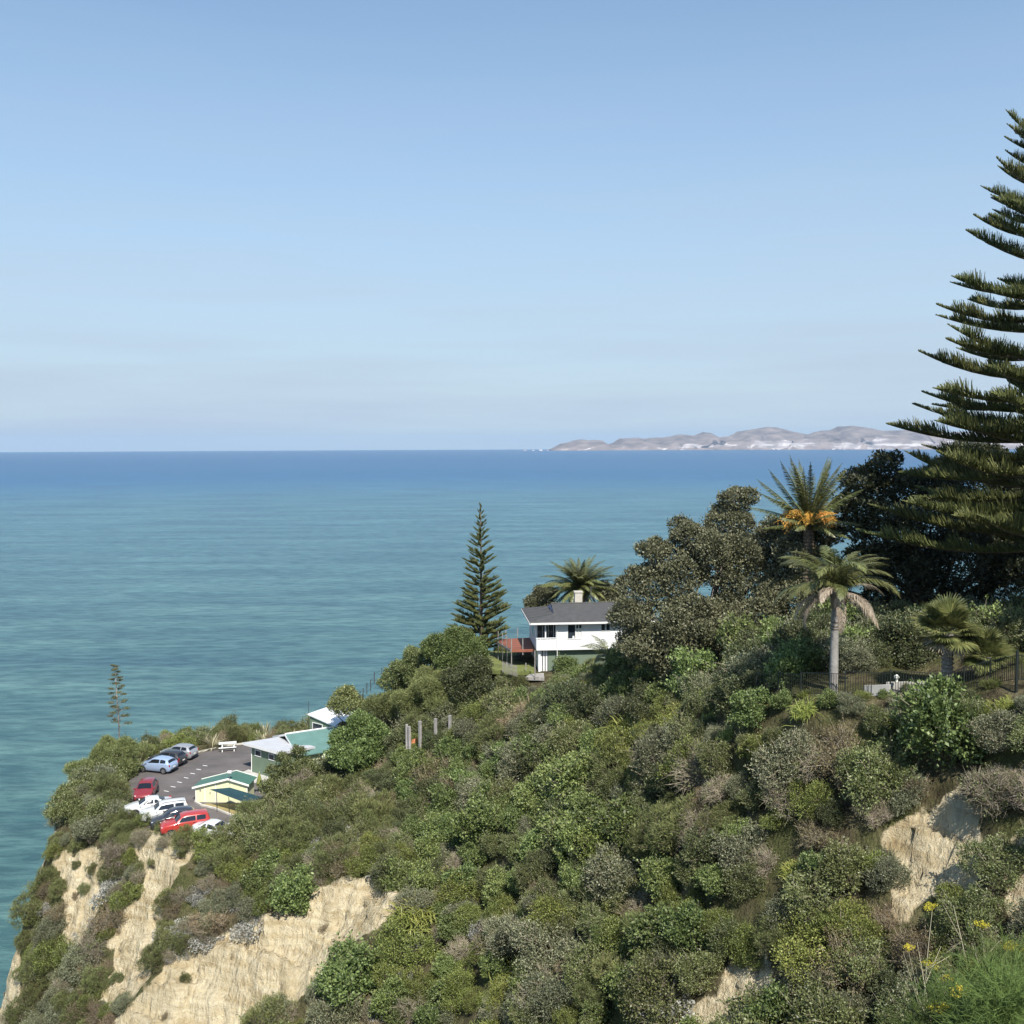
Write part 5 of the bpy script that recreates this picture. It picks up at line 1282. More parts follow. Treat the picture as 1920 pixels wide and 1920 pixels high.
# teal gable
rd = Vector((.86, .51)); rp_ = Vector((.51, -.86)); p1 = Vector((-22.6, 102.2)); Lg = 13.0; hw = 3.9
e = [p1 + rp_ * hw, p1 + rd * Lg + rp_ * hw, p1 + rd * Lg - rp_ * hw, p1 - rp_ * hw]
cs = [p1 + rp_ * (hw - .5) + rd * .4, p1 + rd * (Lg - .4) + rp_ * (hw - .5), p1 + rd * (Lg - .4) - rp_ * (hw - .5), p1 - rp_ * (hw - .5) + rd * .4]
prism_wall([tuple(p) for p in cs], ZP - .5, [ZP + 1.95] * 4, 'wall', MAT['wall_lime'])
zr2, ze2 = ZP + 3.15, ZP + 2.0
for s_ in (0, 1):
    q0, q1 = (e[0], e[1]) if s_ == 0 else (e[3], e[2]); o_ = rp_ * (.003 if s_ == 0 else -.003)
    pts = [(p1 + o_, zr2), (p1 + rd * Lg + o_, zr2), (q1, ze2), (q0, ze2)]
    if s_ == 0: pts = pts[::-1]
    MB().slab([gp(p.x, p.y, z) for p, z in pts], .10).build('roof_panel', MAT['roof_teal'], gbd)
    f = q0 - rd * .04; h_ = p1 - rd * .04
    MB().slab([gp(f.x, f.y, ze2 + .03), gp(h_.x, h_.y, zr2 + .03), gp(p1.x, p1.y, zr2 + .03), gp(q0.x, q0.y, ze2 + .03)], .2).build('bargeboard', MAT['paint_white'], gbd)
MB().tube([gp(p1.x, p1.y, zr2 + .02), gp(*(p1 + rd * Lg), zr2 + .02)], .09, 6).build('ridge_cap', MAT['roof_white'], gbd)
# white skillion wing at the back
w0 = Vector((-21.3, 108.2)); uw = Vector((.8, -.6)); vw = Vector((.6, .8))
c_ = [w0, w0 + uw * 4.6, w0 + uw * 4.6 + vw * 3.2, w0 + vw * 3.2]
prism_wall([tuple(p) for p in c_], ZP - .5, [ZP + 3.45, ZP + 2.75, ZP + 2.95, ZP + 3.62], 'wall', MAT['wall_green'])
r_ = [w0 - uw * .15 - vw * .2, w0 + uw * 4.9 - vw * .2, w0 + uw * 4.9 + vw * 3.6, w0 - uw * .15 + vw * 3.6]
MB().slab([gp(p.x, p.y, ZP + z) for p, z in zip(r_, (3.62, 2.90, 3.14, 3.84))], .12).build('roof_panel', MAT['roof_white'], gbd)
wall_window(w0, uw, -vw, .45, 1.9, ZP + 2.05, ZP + 2.75)
MB().tube([gp(*(w0 - uw * .2), ZP + 1), gp(*(w0 - uw * .2), ZP + 4.9)], .03, 5).build('mast', MAT['steel_dark'], gbd)
# right-hand teal roof and verandah posts
p3 = P(728, 1358, 97.5); p4 = P(760, 1362, 98.5); p5 = P(760, 1396, 94.5); p6 = P(741, 1392, 94.5); p7 = P(690, 1385, 95)
MB().slab([rel(gbd, p) for p in (p6, p5, p4, p3)], .1).build('roof_panel', MAT['roof_teal'], gbd)
prism_wall([(p6.x + .2, p6.y + .3), (p5.x - .1, p5.y + .3), (p4.x - .1, p4.y - .2), (p3.x + .2, p3.y - .2)], ZP, [p6.z - .15, p5.z - .15, p4.z - .15, p3.z - .15], 'wall', MAT['wall_lime'], true=True)
# lime wall end and gutter seen between the trees
gq = P(612, 1420, 96.5)
prism_wall([(gq.x - .6, gq.y - .6), (gq.x + .5, gq.y - .6), (gq.x + .5, gq.y + 2), (gq.x - .6, gq.y + 2)], ZP - 1, [ZP + 2.0] * 4, 'wall', MAT['wall_lime'], true=True)

# ------------------------------------------------------------------ white house on the terrace
def boards(name, c, pitch=.15):
    m, nt, b = newmat(name); N, L = nt.nodes, nt.links
    t = N.new('ShaderNodeTexCoord'); w_ = N.new('ShaderNodeTexWave'); w_.wave_type = 'BANDS'; w_.bands_direction = 'Z'; w_.wave_profile = 'SAW'
    w_.inputs['Scale'].default_value = 1 / pitch / 3.1416 * .5 * 3.1416 / 1.0; L.new(t.outputs['Object'], w_.inputs['Vector'])
    bp = N.new('ShaderNodeBump'); bp.inputs['Strength'].default_value = .35; bp.inputs['Distance'].default_value = .02; L.new(w_.outputs['Fac'], bp.inputs['Height']); L.new(bp.outputs['Normal'], b.inputs['Normal'])
    n = N.new('ShaderNodeTexNoise'); n.inputs['Scale'].default_value = 1.2; n.inputs['Detail'].default_value = 6; L.new(t.outputs['Object'], n.inputs['Vector'])
    r = N.new('ShaderNodeValToRGB'); r.color_ramp.elements[0].color = col4([q * .93 for q in c]); r.color_ramp.elements[1].color = col4(c); L.new(n.outputs['Fac'], r.inputs['Fac']); L.new(r.outputs['Color'], b.inputs['Base Color'])
    b.inputs['Roughness'].default_value = .6
    return m
boards('boards_white', (.80, .80, .80))
boards('boards_green', (.16, .21, .15))
plain('roof_slate', (.070, .068, .066), .7, var=.18, scale=2.5, bump=.25, bscale=8)
plain('gable_lilac', (.34, .33, .46), .7, var=.06)
plain('deck_red', (.25, .085, .05), .7, var=.2, scale=3)
plain('chimney_brick', (.50, .46, .40), .85, var=.12, scale=3, bump=.2)
hs = empty('white_house', fix(2.3, 94.0, 69.15), rad(4.7), 'white weatherboard house with dark slate roof and corner verandah on the hill', 'house')
HW, HD, Z1, Z2 = 10.5, 7.0, 2.0, 4.72         # width, depth, upper floor level, eaves level
# lower storey
MB().box(1.05, HW, .45, HD, -.6, Z1 - .003).build('lower_wall', MAT['boards_green'], hs)
MB().box(.15, .35, .3, HD - .3, -.6, Z1 - .003).build('lower_wall', MAT['boards_white'], hs)
for k in range(3): MB().box(.36 + .24 * k, .52 + .24 * k, .48, .55, -.4, Z1 - .003).build('lattice_slat', MAT['boards_white'], hs)
MB().box(-.05, HW, -.02, HD, Z1, Z1 + .12).build('floor_edge', MAT['boards_white'], hs)
# upper storey: the verandah is a notch at the front left corner
vx, vy, t = 1.75, 1.6, .12
zt = Z1 + .12
def wbox(x0, x1, y0, y1, z0, z1, nm='upper_wall', mat='boards_white'): return MB().box(x0, x1, y0, y1, z0, z1).build(nm, MAT[mat], hs)
wins = [(2.85, 3.52, 3.05, 4.32), (3.62, 3.80, 3.05, 4.32), (3.88, 4.10, 3.05, 4.32), (5.95, 6.28, 3.75, 4.32), (6.42, 6.75, 3.75, 4.32)]
xs = [vx] + [q for w4 in wins for q in w4[:2]] + [HW]
for i in range(0, len(xs), 2): wbox(xs[i], xs[i + 1], 0, t, zt, Z2)
for (x0, x1, z0, z1) in wins:
    wbox(x0, x1, 0, t, zt, z0); wbox(x0, x1, 0, t, z1, Z2)
    f = MB()
    for b4 in ((x0 - .05, x1 + .05, z1, z1 + .05), (x0 - .05, x1 + .05, z0 - .05, z0), (x0 - .05, x0, z0, z1), (x1, x1 + .05, z0, z1)): f.box(b4[0], b4[1], -.04, -.003, b4[2], b4[3])
    fo = f.build('window', MAT['paint_white'], hs)
    if x1 - x0 < .3:                      # narrow casements: pale blind below a dark toplight
        MB().box(x0, x1, .05, .06, z0, z1 - .34).build('blind', MAT['paint_cream'], fo)
        MB().box(x0, x1, .05, .06, z1 - .33, z1).build('pane', MAT['window_glass'], fo)
    else: MB().box(x0, x1, .06, .07, z0, z1).build('pane', MAT['window_glass'], fo)
MB().box(3.28, 3.46, .02, .05, 3.06, 3.28).build('window_ornament', MAT['paint_white'], hs)
wbox(vx, vx + t, t, vy, zt, Z2, 'verandah_wall'); wbox(t, vx, vy, vy + t, zt, Z2, 'verandah_wall')
wbox(0, t, vy, HD, zt, Z2); wbox(HW - t, HW, t, HD, zt, Z2); wbox(t, HW - t, HD - t, HD, zt, Z2)
for y0, y1 in ((2.3, 3.3), (3.7, 4.7)):
    f = MB().box(-.04, -.003, y0 - .06, y1 + .06, 2.75, 4.36).build('window', MAT['paint_white'], hs)
    MB().box(-.055, -.042, y0, y1, 2.82, 4.3).build('pane', MAT['window_glass'], f)
for q0, q1 in ((.2, .66), (.72, 1.18), (1.24, 1.68)): MB().box(q0, q1, vy - .03, vy - .003, zt + .05, 4.4).build('shade_glass_door', MAT['window_glass'], hs)  # dark glazing added to give the verandah recess its shade
MB().box(vx - .03, vx - .003, .35, 1.4, zt + .05, 4.4).build('shade_glass_door', MAT['window_glass'], hs)
wbox(-.06, vx, -.06, .06, zt - .1, 3.02, 'balustrade'); wbox(-.06, .06, .063, vy, zt - .1, 3.02, 'balustrade')
wbox(-.08, vx, -.08, .08, 3.10, 3.16, 'handrail')
for x in (-.02, .28, .9, 1.2): wbox(x, x + .06, -.03, .03, 3.02, 3.10, 'rail_stub')
wbox(.72, .84, -.05, .07, 3.16, Z2, 'verandah_post'); wbox(-.06, .06, .9, 1.0, 3.02, Z2, 'verandah_post')
# roof: Dutch gable
ov = .62; ez = Z2; rz_ = Z2 + 1.05; rx0 = 1.75; yc = HD / 2
x0, x1, y0, y1 = -ov - .1, HW + .6, -ov, HD + ov
gx_, gzl = 1.7, Z2 + .45        # the hip stops at the little gable
fr_ = lambda z: (z - ez) / (rz_ - ez)
yl = lambda z: y0 + (yc - y0) * fr_(z)
xl = lambda z: x0 + (gx_ - x0) * (z - ez) / (gzl - ez)
MB().slab([(x0, y0, ez), (x1, y0, ez), (x1, yc, rz_), (gx_ + .02, yc, rz_), (gx_, yl(gzl), gzl)], .09).build('roof_panel', MAT['roof_slate'], hs)
MB().slab([(x1, y1, ez), (x0, y1, ez), (gx_, y1 - (yl(gzl) - y0), gzl), (gx_ + .02, yc, rz_), (x1, yc, rz_)], .09).build('roof_panel', MAT['roof_slate'], hs)
MB().slab([(x0, y0 + .004, ez), (gx_, yl(gzl) + .004, gzl), (gx_, y1 - (yl(gzl) - y0) - .004, gzl), (x0, y1 - .004, ez)], .09).build('roof_panel', MAT['roof_slate'], hs)
MB().add([(gx_ - .03, yl(gzl) + .05, gzl + .005), (gx_ - .03, HD - yl(gzl) - .05, gzl + .005), (gx_ - .03, yc, rz_ - .04)], [(0, 2, 1)]).build('gablet', MAT['gable_lilac'], hs)
for k in range(6):
    yy = y0 + .5 + k * (y1 - y0 - 1.0) / 5; top = min(1.0, min(yy - y0, y1 - yy) / (yl(gzl) - y0))
    MB().tube([(x0 + .03, yy, ez + .035), (x0 + (gx_ - x0) * top, yy, ez + (gzl - ez) * top + .035)], .045, 4).build('roof_batten', MAT['roof_slate'], hs)
MB().tube([(gx_, yc, rz_ + .02), (x1, yc, rz_ + .02)], .07, 6).build('ridge_cap', MAT['roof_slate'], hs)
MB().box(x0 + .05, x1, y0 - .05, y0 + .03, ez - .23, ez - .06).build('gutter', MAT['paint_white'], hs)
MB().box(x0 - .05, x0 + .03, y0 + .04, y1, ez - .23, ez - .06).build('gutter', MAT['paint_white'], hs)
MB().box(x0 + .04, x1, y0 + .04, y1 - .04, ez - .115, ez - .095).build('soffit', MAT['boards_white'], hs)
ch = MB().box(4.05, 4.75, yc + .3, yc + 1.0, ez + .3, rz_ + .95).build('chimney', MAT['chimney_brick'], hs)
MB().box(3.99, 4.81, yc + .24, yc + 1.06, rz_ + .953, rz_ + 1.05).build('cap', MAT['chimney_brick'], ch)
for x in (HW - .3, vx + .1): MB().tube([(x, -.07, -.3), (x, -.07, ez - .2)], .035, 6).build('downpipe', MAT['paint_white'], hs)
ae = MB().tube([(5.6, yc + .4, rz_ - .1), (5.6, yc + .4, rz_ + 1.5)], .02, 5).build('aerial', MAT['alloy'], hs)
for k in range(5): MB().tube([(5.2 + .2 * k, yc + .1, rz_ + 1.4), (5.2 + .2 * k, yc + .7, rz_ + 1.4)], .008, 3).build('aerial_rod', MAT['alloy'], ae)
# deck
dk = empty('deck', (0, 97, 69.0), 0, 'raised red timber deck with wire railing left of the white house', 'deck')
DZ = 71.0
dp = [tuple(fix(x, y, DZ).xy) for x, y in [(-.05, 95.0), (2.05, 95.2), (1.68, 100.9), (-1.75, 100.0)]]
MB().slab([rel(dk, (x, y, DZ)) for x, y in dp], .06).build('deck_boards', MAT['deck_red'], dk)
for (a, b) in ((0, 1), (1, 2), (2, 3), (3, 0)):
    A, B = Vector(dp[a] + (DZ,)), Vector(dp[b] + (DZ,)); d = (B - A).normalized()
    n = Vector((d.y, -d.x, 0)) * .03
    MB().slab([rel(dk, A + n), rel(dk, B + n), rel(dk, B + n * 2.5), rel(dk, A + n * 2.5)], .22).build('edge_beam', MAT['deck_red'] if a != 3 else MAT['timber_grey'], dk)
for i in range(6):
    p = Vector(dp[3] + (0,)).lerp(Vector(dp[0] + (0,)), (i + .5) / 6); MB().box(p.x - .16 - dk.location.x, p.x - .05 - dk.location.x, p.y - .12 - 97, p.y + .12 - 97, DZ - .2 - 69, DZ - .06 - 69).build('joist_end', MAT['timber_dark'], dk)
edge = [(dp[3], dp[0], 4), (dp[0], dp[1], 2), (dp[3], dp[2], 3)]
for A, B, n in edge:
    for i in range(n):
        f = i / n; x = A[0] + (B[0] - A[0]) * f; y = A[1] + (B[1] - A[1]) * f
        g0 = float(ground(x, y)) if A is not dp[0] or i == 0 else DZ - .2
        MB().tube([rel(dk, (x, y, g0 - .3)), rel(dk, (x, y, DZ + 1.05))], .045, 6).build('post', MAT['timber_grey'], dk)
    for zz in (.2, .4, .6, .8, 1.0):
        MB().tube([rel(dk, (A[0], A[1], DZ + zz)), rel(dk, (B[0], B[1], DZ + zz))], .009, 4).build('rail_wire', MAT['steel_dark'], dk)
# lawn below the deck and the little paling fence in front
tag(sheet('lawn', [tuple(fix(*q, 69.2).xy) for q in [(-3.2, 94.2), (2.0, 93.4), (2.2, 102), (-3.0, 103.0)]], 69.32, MAT['lawn_grass'], .35), kind='structure')
tag(sheet('terrace', [tuple(fix(*q, 69.2).xy) for q in [(1.2, 92.2), (2.9, 92.0), (2.9, 93.8), (1.7, 93.5)]], 69.12, MAT['timber_grey'], .3), kind='structure')
pf = empty('paling_fence', P(942, 1262, 93), 0, 'weathered paling fence below the deck, beside the dark bush', 'fence')
for i in range(12):
    f = i / 11; p = P(942 + 27 * f, 1240 + 8 * f, 92.4 - 1.6 * f); q = Vector((p.x, p.y, min(float(ground(p.x, p.y)), p.z - .7)))
    MB().box(-.028, .028, -.015, .015, 0, min(1.0, p.z - q.z)).build('paling', MAT['timber_grey'], pf, loc=rel(pf, Vector((q.x, q.y, max(q.z, p.z - 1.0)))), rot=(0, 0, .8))
for (px, pt_, pb, D, lab) in ((1003, 1219, 1272, 91.0, 'thin pale pole standing before the house terrace'), (986, 1243, 1256, 92.5, 'short post with round cap on the terrace edge')):
    a, b = P(px, pt_, D), P(px, pb, D); tag(MB().tube([(0, 0, 0), (0, 0, a.z - b.z)], [.05, .045], 7).build('pole', MAT['timber_grey'], loc=b), lab, 'pole')
# timber posts along the slope
for i, (px, y0_, y1_, D, lab) in enumerate([(763, 1358, 1402, 87.6, 'weathered timber post, leftmost of the row'), (768, 1362, 1402, 87.3, 'weathered timber post paired with the leftmost one'), (788, 1352, 1408, 86.5, 'pale square timber post third in the row'),
                                      (817, 1347, 1380, 87.5, 'pale square timber post second from the right of the row'), (844, 1341, 1375, 88.5, 'pale square timber post at the right end of the row'), (799, 1314, 1340, 93, 'thin pale post among the feathery bushes')]):
    a, b = P(px, y0_, D), P(px, y1_ + 20, D); wd = .11 if i < 5 else .05
    tag(MB().box(-wd, wd, -wd, wd, 0, a.z - b.z).build('timber_post', MAT['timber_grey'], loc=b, rot=(0, 0, .3 + .2 * i), bevel=.015), lab, 'post', 'timber posts on the slope')
op = P(776, 1398, 88); tag(MB().slab([(-.3, 0, 0), (.35, .1, .05), (.3, .3, .55), (-.2, .25, .5)], .05).build('orange_sheet', plain('orange_plastic', (.55, .14, .03), .5), loc=op), 'crumpled orange sheet between the timber posts', 'sheet')
# wire fence going down the seaward edge
wf = empty('wire_fence', P(700, 1290, 101), 0, 'sagging wire fence with dark posts on the seaward edge', 'fence')
prev = None
for (px, py) in [(675, 1305), (681, 1300), (688, 1290), (695, 1284), (702, 1270), (716, 1262)]:
    b = P(px, py + 12, 102); a = P(px, py - 10, 102)
    MB().tube([rel(wf, b), rel(wf, a)], .04, 5).build('post', MAT['timber_dark'], wf)
    if prev:
        for f in (.15, .45, .75): MB().tube([rel(wf, prev[1].lerp(prev[0], f)), rel(wf, a.lerp(b, f))], .012, 3).build('wire', MAT['steel_dark'], wf)
    prev = (b, a)

# ------------------------------------------------------------------ pool fence on the right
plain('fence_black', (.022, .028, .026), .45, metal=.2, var=.1)
BAR = MB().box(-.011, .011, -.011, .011, 0, 1.0).mesh('bar', MAT['fence_black'])
fence = empty('pool_fence', on_ground(1563, 53.4), 0, 'black metal bar fence running across the garden in front of the palms', 'fence')
fp = [(1418, 57.6, 1262), (1460, 56.2, 1260), (1502, 55.0, 1260), (1585, 53.2, 1258), (1670, 52.2, 1257), (1760, 50.9, 1257)]
fp2 = [(1760, 50.9, 1268), (1808, 50.1, 1252), (1857, 49.2, 1238), (1906, 47.6, 1228), (1975, 46.4, 1226)]
def run(pts):
    for (a, b) in zip(pts[:-1], pts[1:]):
        A, B = P(a[0], a[2], a[1]), P(b[0], b[2], b[1])
        ga, gb_ = float(ground(A.x, A.y)), float(ground(B.x, B.y))
        dr_ = -.14                                       # panels drop slightly to the right, posts stand proud
        for q, gq_ in ((A, ga),): MB().box(-.03, .03, -.03, .03, 0, q.z - gq_ + .35).build('post', MAT['fence_black'], fence, loc=rel(fence, (q.x, q.y, gq_ - .3)))
        T0 = A + Vector((0, 0, -.02)); T1 = Vector((B.x, B.y, B.z - .02 + (dr_ if b[2] - a[2] > -6 else 0)))
        h = 1.12
        for off in (0, -h): MB().tube([rel(fence, T0 + Vector((0, 0, off))), rel(fence, T1 + Vector((0, 0, off)))], .02, 4).build('rail', MAT['fence_black'], fence)
        n = max(3, int((T1 - T0).length / .125))
        for k in range(1, n):
            p = T0.lerp(T1, k / n); link('bar', BAR, fence, rel(fence, (p.x, p.y, p.z - h)), (0, 0, 0), (1, 1, h))
run(fp); run(fp2)
q = P(1906, 1221, 47.6); MB().box(-.045, .045, -.045, .045, 0, 2.4).build('gate_post', MAT['fence_black'], fence, loc=rel(fence, (q.x, q.y - .08, q.z - 2.35)))
# low white garden wall behind the fence
gw = empty('garden_wall', on_ground(1690, 53.6), 0, 'low white garden wall with a small round finial behind the fence', 'wall')
for (x0_, x1_, yt, hh) in ((1620, 1668, 1284, .55), (1662, 1735, 1278, .5), (1735, 1772, 1277, .42)):
    A, B = P(x0_, yt + 1.5, 52.9), P(x1_, yt, 52.0); d = (B - A); n = Vector((-d.y, d.x, 0)).normalized() * .15
    mb = MB(); mb.slab([rel(gw, A), rel(gw, B), rel(gw, B + n), rel(gw, A + n)], hh).build('wall_panel', MAT['concrete'], gw)
f = P(1681, 1279, 52.3); MB().tube([rel(gw, f + Vector((0, 0, z))) for z in (0, .06, .14, .20, .28, .36, .40)], [.12, .07, .06, .11, .14, .09, .02], 9).build('finial', MAT['paint_cream'], gw, smooth=True)
# ------------------------------------------------------------------ shrubs, one by one over the hillside
KINDLAB = {'sage': ('sage_shrub', 'grey-green loose shrub'), 'moss': ('mossy_shrub', 'yellow-green cushiony shrub'), 'olive': ('olive_shrub', 'olive green shrub'), 'glossy': ('glossy_shrub', 'bright glossy shrub'), 'dark': ('dark_shrub', 'dark green dense shrub'), 'dry': ('dry_shrub', 'brown half-dead shrub'),
           'twiggy': ('twiggy_shrub', 'grey twiggy shrub'), 'feathery': ('feathery_shrub', 'feathery yellow-green shrub'), 'silver': ('silver_shrub', 'silver-leaved creeping shrub'), 'fern': ('fern_clump', 'bright green grassy clump'), 'flax': ('flax_plant', 'striped cream and green flax clump')}
MARKS = [(298, 1440, 'the light blue hatchback'), (365, 1425, 'the silver hatchback'), (270, 1495, 'the crimson car'), (275, 1530, 'the white sedan'), (345, 1560, 'the red wagon'), (405, 1560, 'the last white sedan'), (425, 1400, 'the picnic table'), (420, 1500, 'the yellow shed'),
         (217, 1385, 'the century plant stalk'), (520, 1385, 'the grey roof'), (548, 1460, 'the loose olive-yellow tree'), (610, 1345, 'the white roof'), (665, 1400, 'the rounded glossy tree'), (800, 1400, 'the timber posts'), (860, 1230, 'the bright green tree on the rise'), (705, 1300, 'the sagging wire fence'),
         (955, 1265, 'the paling fence'), (1080, 1250, 'the lower wall of the white house'), (1140, 1275, 'the young arching palm'), (1300, 1265, 'the broad grey-green tree'), (1440, 1300, 'the left end of the black fence'), (1563, 1300, 'the pale-trunked feather palm'), (1690, 1295, 'the white garden wall'), (1775, 1285, 'the larger fan palm'), (1900, 1300, 'the fence gate post'),
         (150, 1680, 'the leftmost bare cliff strip'), (320, 1620, 'the bare strip under the car park'), (250, 1780, 'the narrow middle cliff strip'), (40, 1800, 'the grey outer cliff edge'), (340, 1810, 'the shaded lip of the big scar'), (500, 1710, 'the upper edge of the big scar'), (720, 1660, 'the top right corner of the big scar'), (650, 1830, 'the right edge of the big scar'), (480, 1910, 'the foot of the big scar'),
         (1740, 1600, 'the bare soil patch'), (1690, 1730, 'the lower tip of the bare soil patch'), (1910, 1650, 'the sandy bank at the right edge'), (1400, 1850, 'the bare rock at the bottom'), (1780, 1860, 'the fennel corner'),
         (620, 1520, 'the olive slope beside the sheds'), (900, 1500, 'the leafy slope below the timber posts'), (860, 1680, 'the dark hollow right of the big scar'), (1050, 1450, 'the slope straight below the house'), (1060, 1620, 'mid-slope straight below the house'), (1040, 1850, 'the foot of the slope below the house'), (1250, 1400, 'the slope below the broad tree'),
         (1250, 1560, 'mid-slope below the broad tree'), (1230, 1740, 'the low slope below the broad tree'), (1450, 1430, 'the slope below the fence end'), (1440, 1580, 'mid-slope below the feather palm'), (1540, 1720, 'the low slope below the feather palm'), (1620, 1420, 'the bank under the garden wall'), (1830, 1420, 'the bank under the fan palms'), (1570, 1860, 'the bottom edge left of the fennel'), (850, 1880, 'the bottom edge right of the scar')]
def zone(px, py):
    mx, my, nm = min(MARKS, key=lambda m: (m[0] - px) ** 2 + (m[1] - py) ** 2)
    dx, dy = px - mx, py - my
    if math.hypot(dx, dy) < 24: return 'at ' + nm
    return (('right of ' if dx > 0 else 'left of ') if abs(dx) > abs(dy) else ('below ' if dy > 0 else 'above ')) + nm
PICK = [  # regional mixes: (test, kinds, weights)
 (lambda x, y: y < 1425 and x < 640, ['flax', 'olive', 'feathery', 'dry', 'moss'], [.34, .16, .22, .13, .15]),
 (lambda x, y: x < 260 and y < 1600, ['feathery', 'olive', 'twiggy', 'sage'], [.35, .25, .2, .2]),
 (lambda x, y: x < 480 and y < 1580, ['moss', 'feathery', 'fern', 'twiggy', 'silver'], [.4, .2, .2, .1, .1]),
 (lambda x, y: x < 480, ['feathery', 'sage', 'dry', 'silver', 'twiggy', 'moss'], [.24, .24, .18, .12, .12, .1]),
 (lambda x, y: x < 960 and y < 1420, ['olive', 'moss', 'feathery', 'dark', 'sage'], [.28, .2, .2, .17, .15]),
 (lambda x, y: x < 760 and y < 1640, ['olive', 'moss', 'feathery', 'dark', 'dry', 'twiggy', 'silver'], [.22, .16, .18, .16, .12, .09, .07]),
 (lambda x, y: x < 1120 and 1420 < y < 1680, ['glossy', 'dark', 'olive', 'sage', 'twiggy', 'dry'], [.46, .18, .12, .08, .09, .07]),
 (lambda x, y: x < 1000, ['fern', 'moss', 'sage', 'twiggy', 'glossy', 'dry', 'silver'], [.2, .24, .17, .08, .22, .04, .05]),
 (lambda x, y: x > 1560 and y > 1480, ['sage', 'olive', 'dry', 'twiggy', 'moss', 'dark'], [.26, .24, .12, .1, .17, .11]),
 (lambda x, y: y < 1410 and x > 960, ['moss', 'olive', 'glossy', 'sage', 'fern', 'dark'], [.27, .25, .2, .1, .1, .08]),
 (lambda x, y: x > 1250 and y < 1520, ['sage', 'olive', 'dry', 'twiggy', 'moss', 'dark'], [.25, .24, .12, .12, .16, .11]),
 (lambda x, y: True, ['sage', 'olive', 'glossy', 'dry', 'twiggy', 'feathery', 'moss', 'fern', 'dark', 'silver'], [.17, .17, .2, .06, .07, .08, .16, .05, .05, .02]),
]
EXC = [CARPARK]
BLD = [[tuple(fix(*q, 59).xy) for q in [(-26.6, 101), (-22, 96.8), (-15.5, 99.5), (-9, 108), (-14, 114.5), (-24, 111)]]]
BLD += [[(p3.x - .5, p3.y + 1), (p4.x + 1, p4.y + 1), (p5.x + 1, p5.y - .3), (p6.x - .5, p6.y - .3)]]
BLD += [[tuple(fix(*q, 69.5).xy) for q in [(-3.0, 94.2), (.6, 91.4), (3.4, 91.0), (14, 93.2), (13, 103), (1.5, 103.5), (-3.2, 103)]]]
GARD = [(11, 60.2)] + [(P(px, 1290, D + .9).x, D + .9) for px, D in ((1418, 57.6), (1502, 55), (1585, 53.2), (1670, 52.2), (1760, 50.9), (1906, 47.8), (2100, 46))] + [(60, 60), (60, 110), (14, 110)]
cnt = {}
def put(kind, x, y, s, rs, dz=0.0, label=None, sz=None):
    nm, lab = KINDLAB[kind]
    ms = SHRUB[kind]; z = float(ground(x, y))
    gxs = float(ground(x + .5, y) - ground(x - .5, y)); gys = float(ground(x, y + .5) - ground(x, y - .5))
    n = Vector((-gxs, -gys, 1)).normalized().lerp(Vector((0, 0, 1)), .55).normalized()
    o = bpy.data.objects.new(nm, ms[int(rs.integers(len(ms)))]); C.objects.link(o)
    q = Vector((0, 0, 1)).rotation_difference(n)
    o.rotation_mode = 'XYZ'; o.rotation_euler = (q.to_matrix().to_4x4() @ Matrix.Rotation(rs.uniform(0, 6.283), 4, 'Z')).to_euler()
    o.scale = (s * rs.uniform(.9, 1.15), s * rs.uniform(.9, 1.15), (sz or s) * rs.uniform(.85, 1.15)); o.location = (x, y, z - .12 * s + dz)
    px, py = proj(x, y, z); zn = zone(float(px), float(py)); size = 'small ' if s < .8 else ('large ' if s > 1.25 else '')
    tag(o, label or (size + lab + ' ' + zn), 'shrub' if kind not in ('fern', 'flax') else 'plant', None if label else (size + nm.replace('_', ' ') + 's ' + zn))
    cnt[kind] = cnt.get(kind, 0) + 1
    return o
rs = np.random.default_rng(2024)
st_ = 1.25
cand = []
for y in np.arange(31, 116, st_):
    for x in np.arange(-44, 46, st_):
        cand.append((x + rs.uniform(-.55, .55), y + rs.uniform(-.55, .55)))
for y in np.arange(72, 90, .8):
    for x in np.arange(-42, -17, .8):
        if rs.random() < .55: cand.append((x + rs.uniform(-.4, .4), y + rs.uniform(-.4, .4)))
cand = np.array(cand); cz_ = ground(cand[:, 0], cand[:, 1])
cpx, cpy = proj(cand[:, 0], cand[:, 1], cz_)
_, tpy = proj(cand[:, 0], cand[:, 1], cz_ + 2.0)
ok = (cpx > -70) & (cpx < 1990) & (tpy < 1990) & inpoly(cand[:, 0], cand[:, 1], COAST)
for pl in EXC + BLD: ok &= ~inpoly(cand[:, 0], cand[:, 1], pl)
ok &= ~((segdist(cand[:, 0], cand[:, 1], CARPARK) < .75))
for pl in BLD: ok &= ~(segdist(cand[:, 0], cand[:, 1], pl) < .5)
garden = inpoly(cand[:, 0], cand[:, 1], GARD)
bj = bare[np.clip(((cand[:, 1] - GY0) / GS).astype(int), 0, ny - 1), np.clip(((cand[:, 0] - GX0) / GS).astype(int), 0, nx - 1)]
pn = fbm(cand[:, 0] * .16, cand[:, 1] * .16, seed=301, o=3)
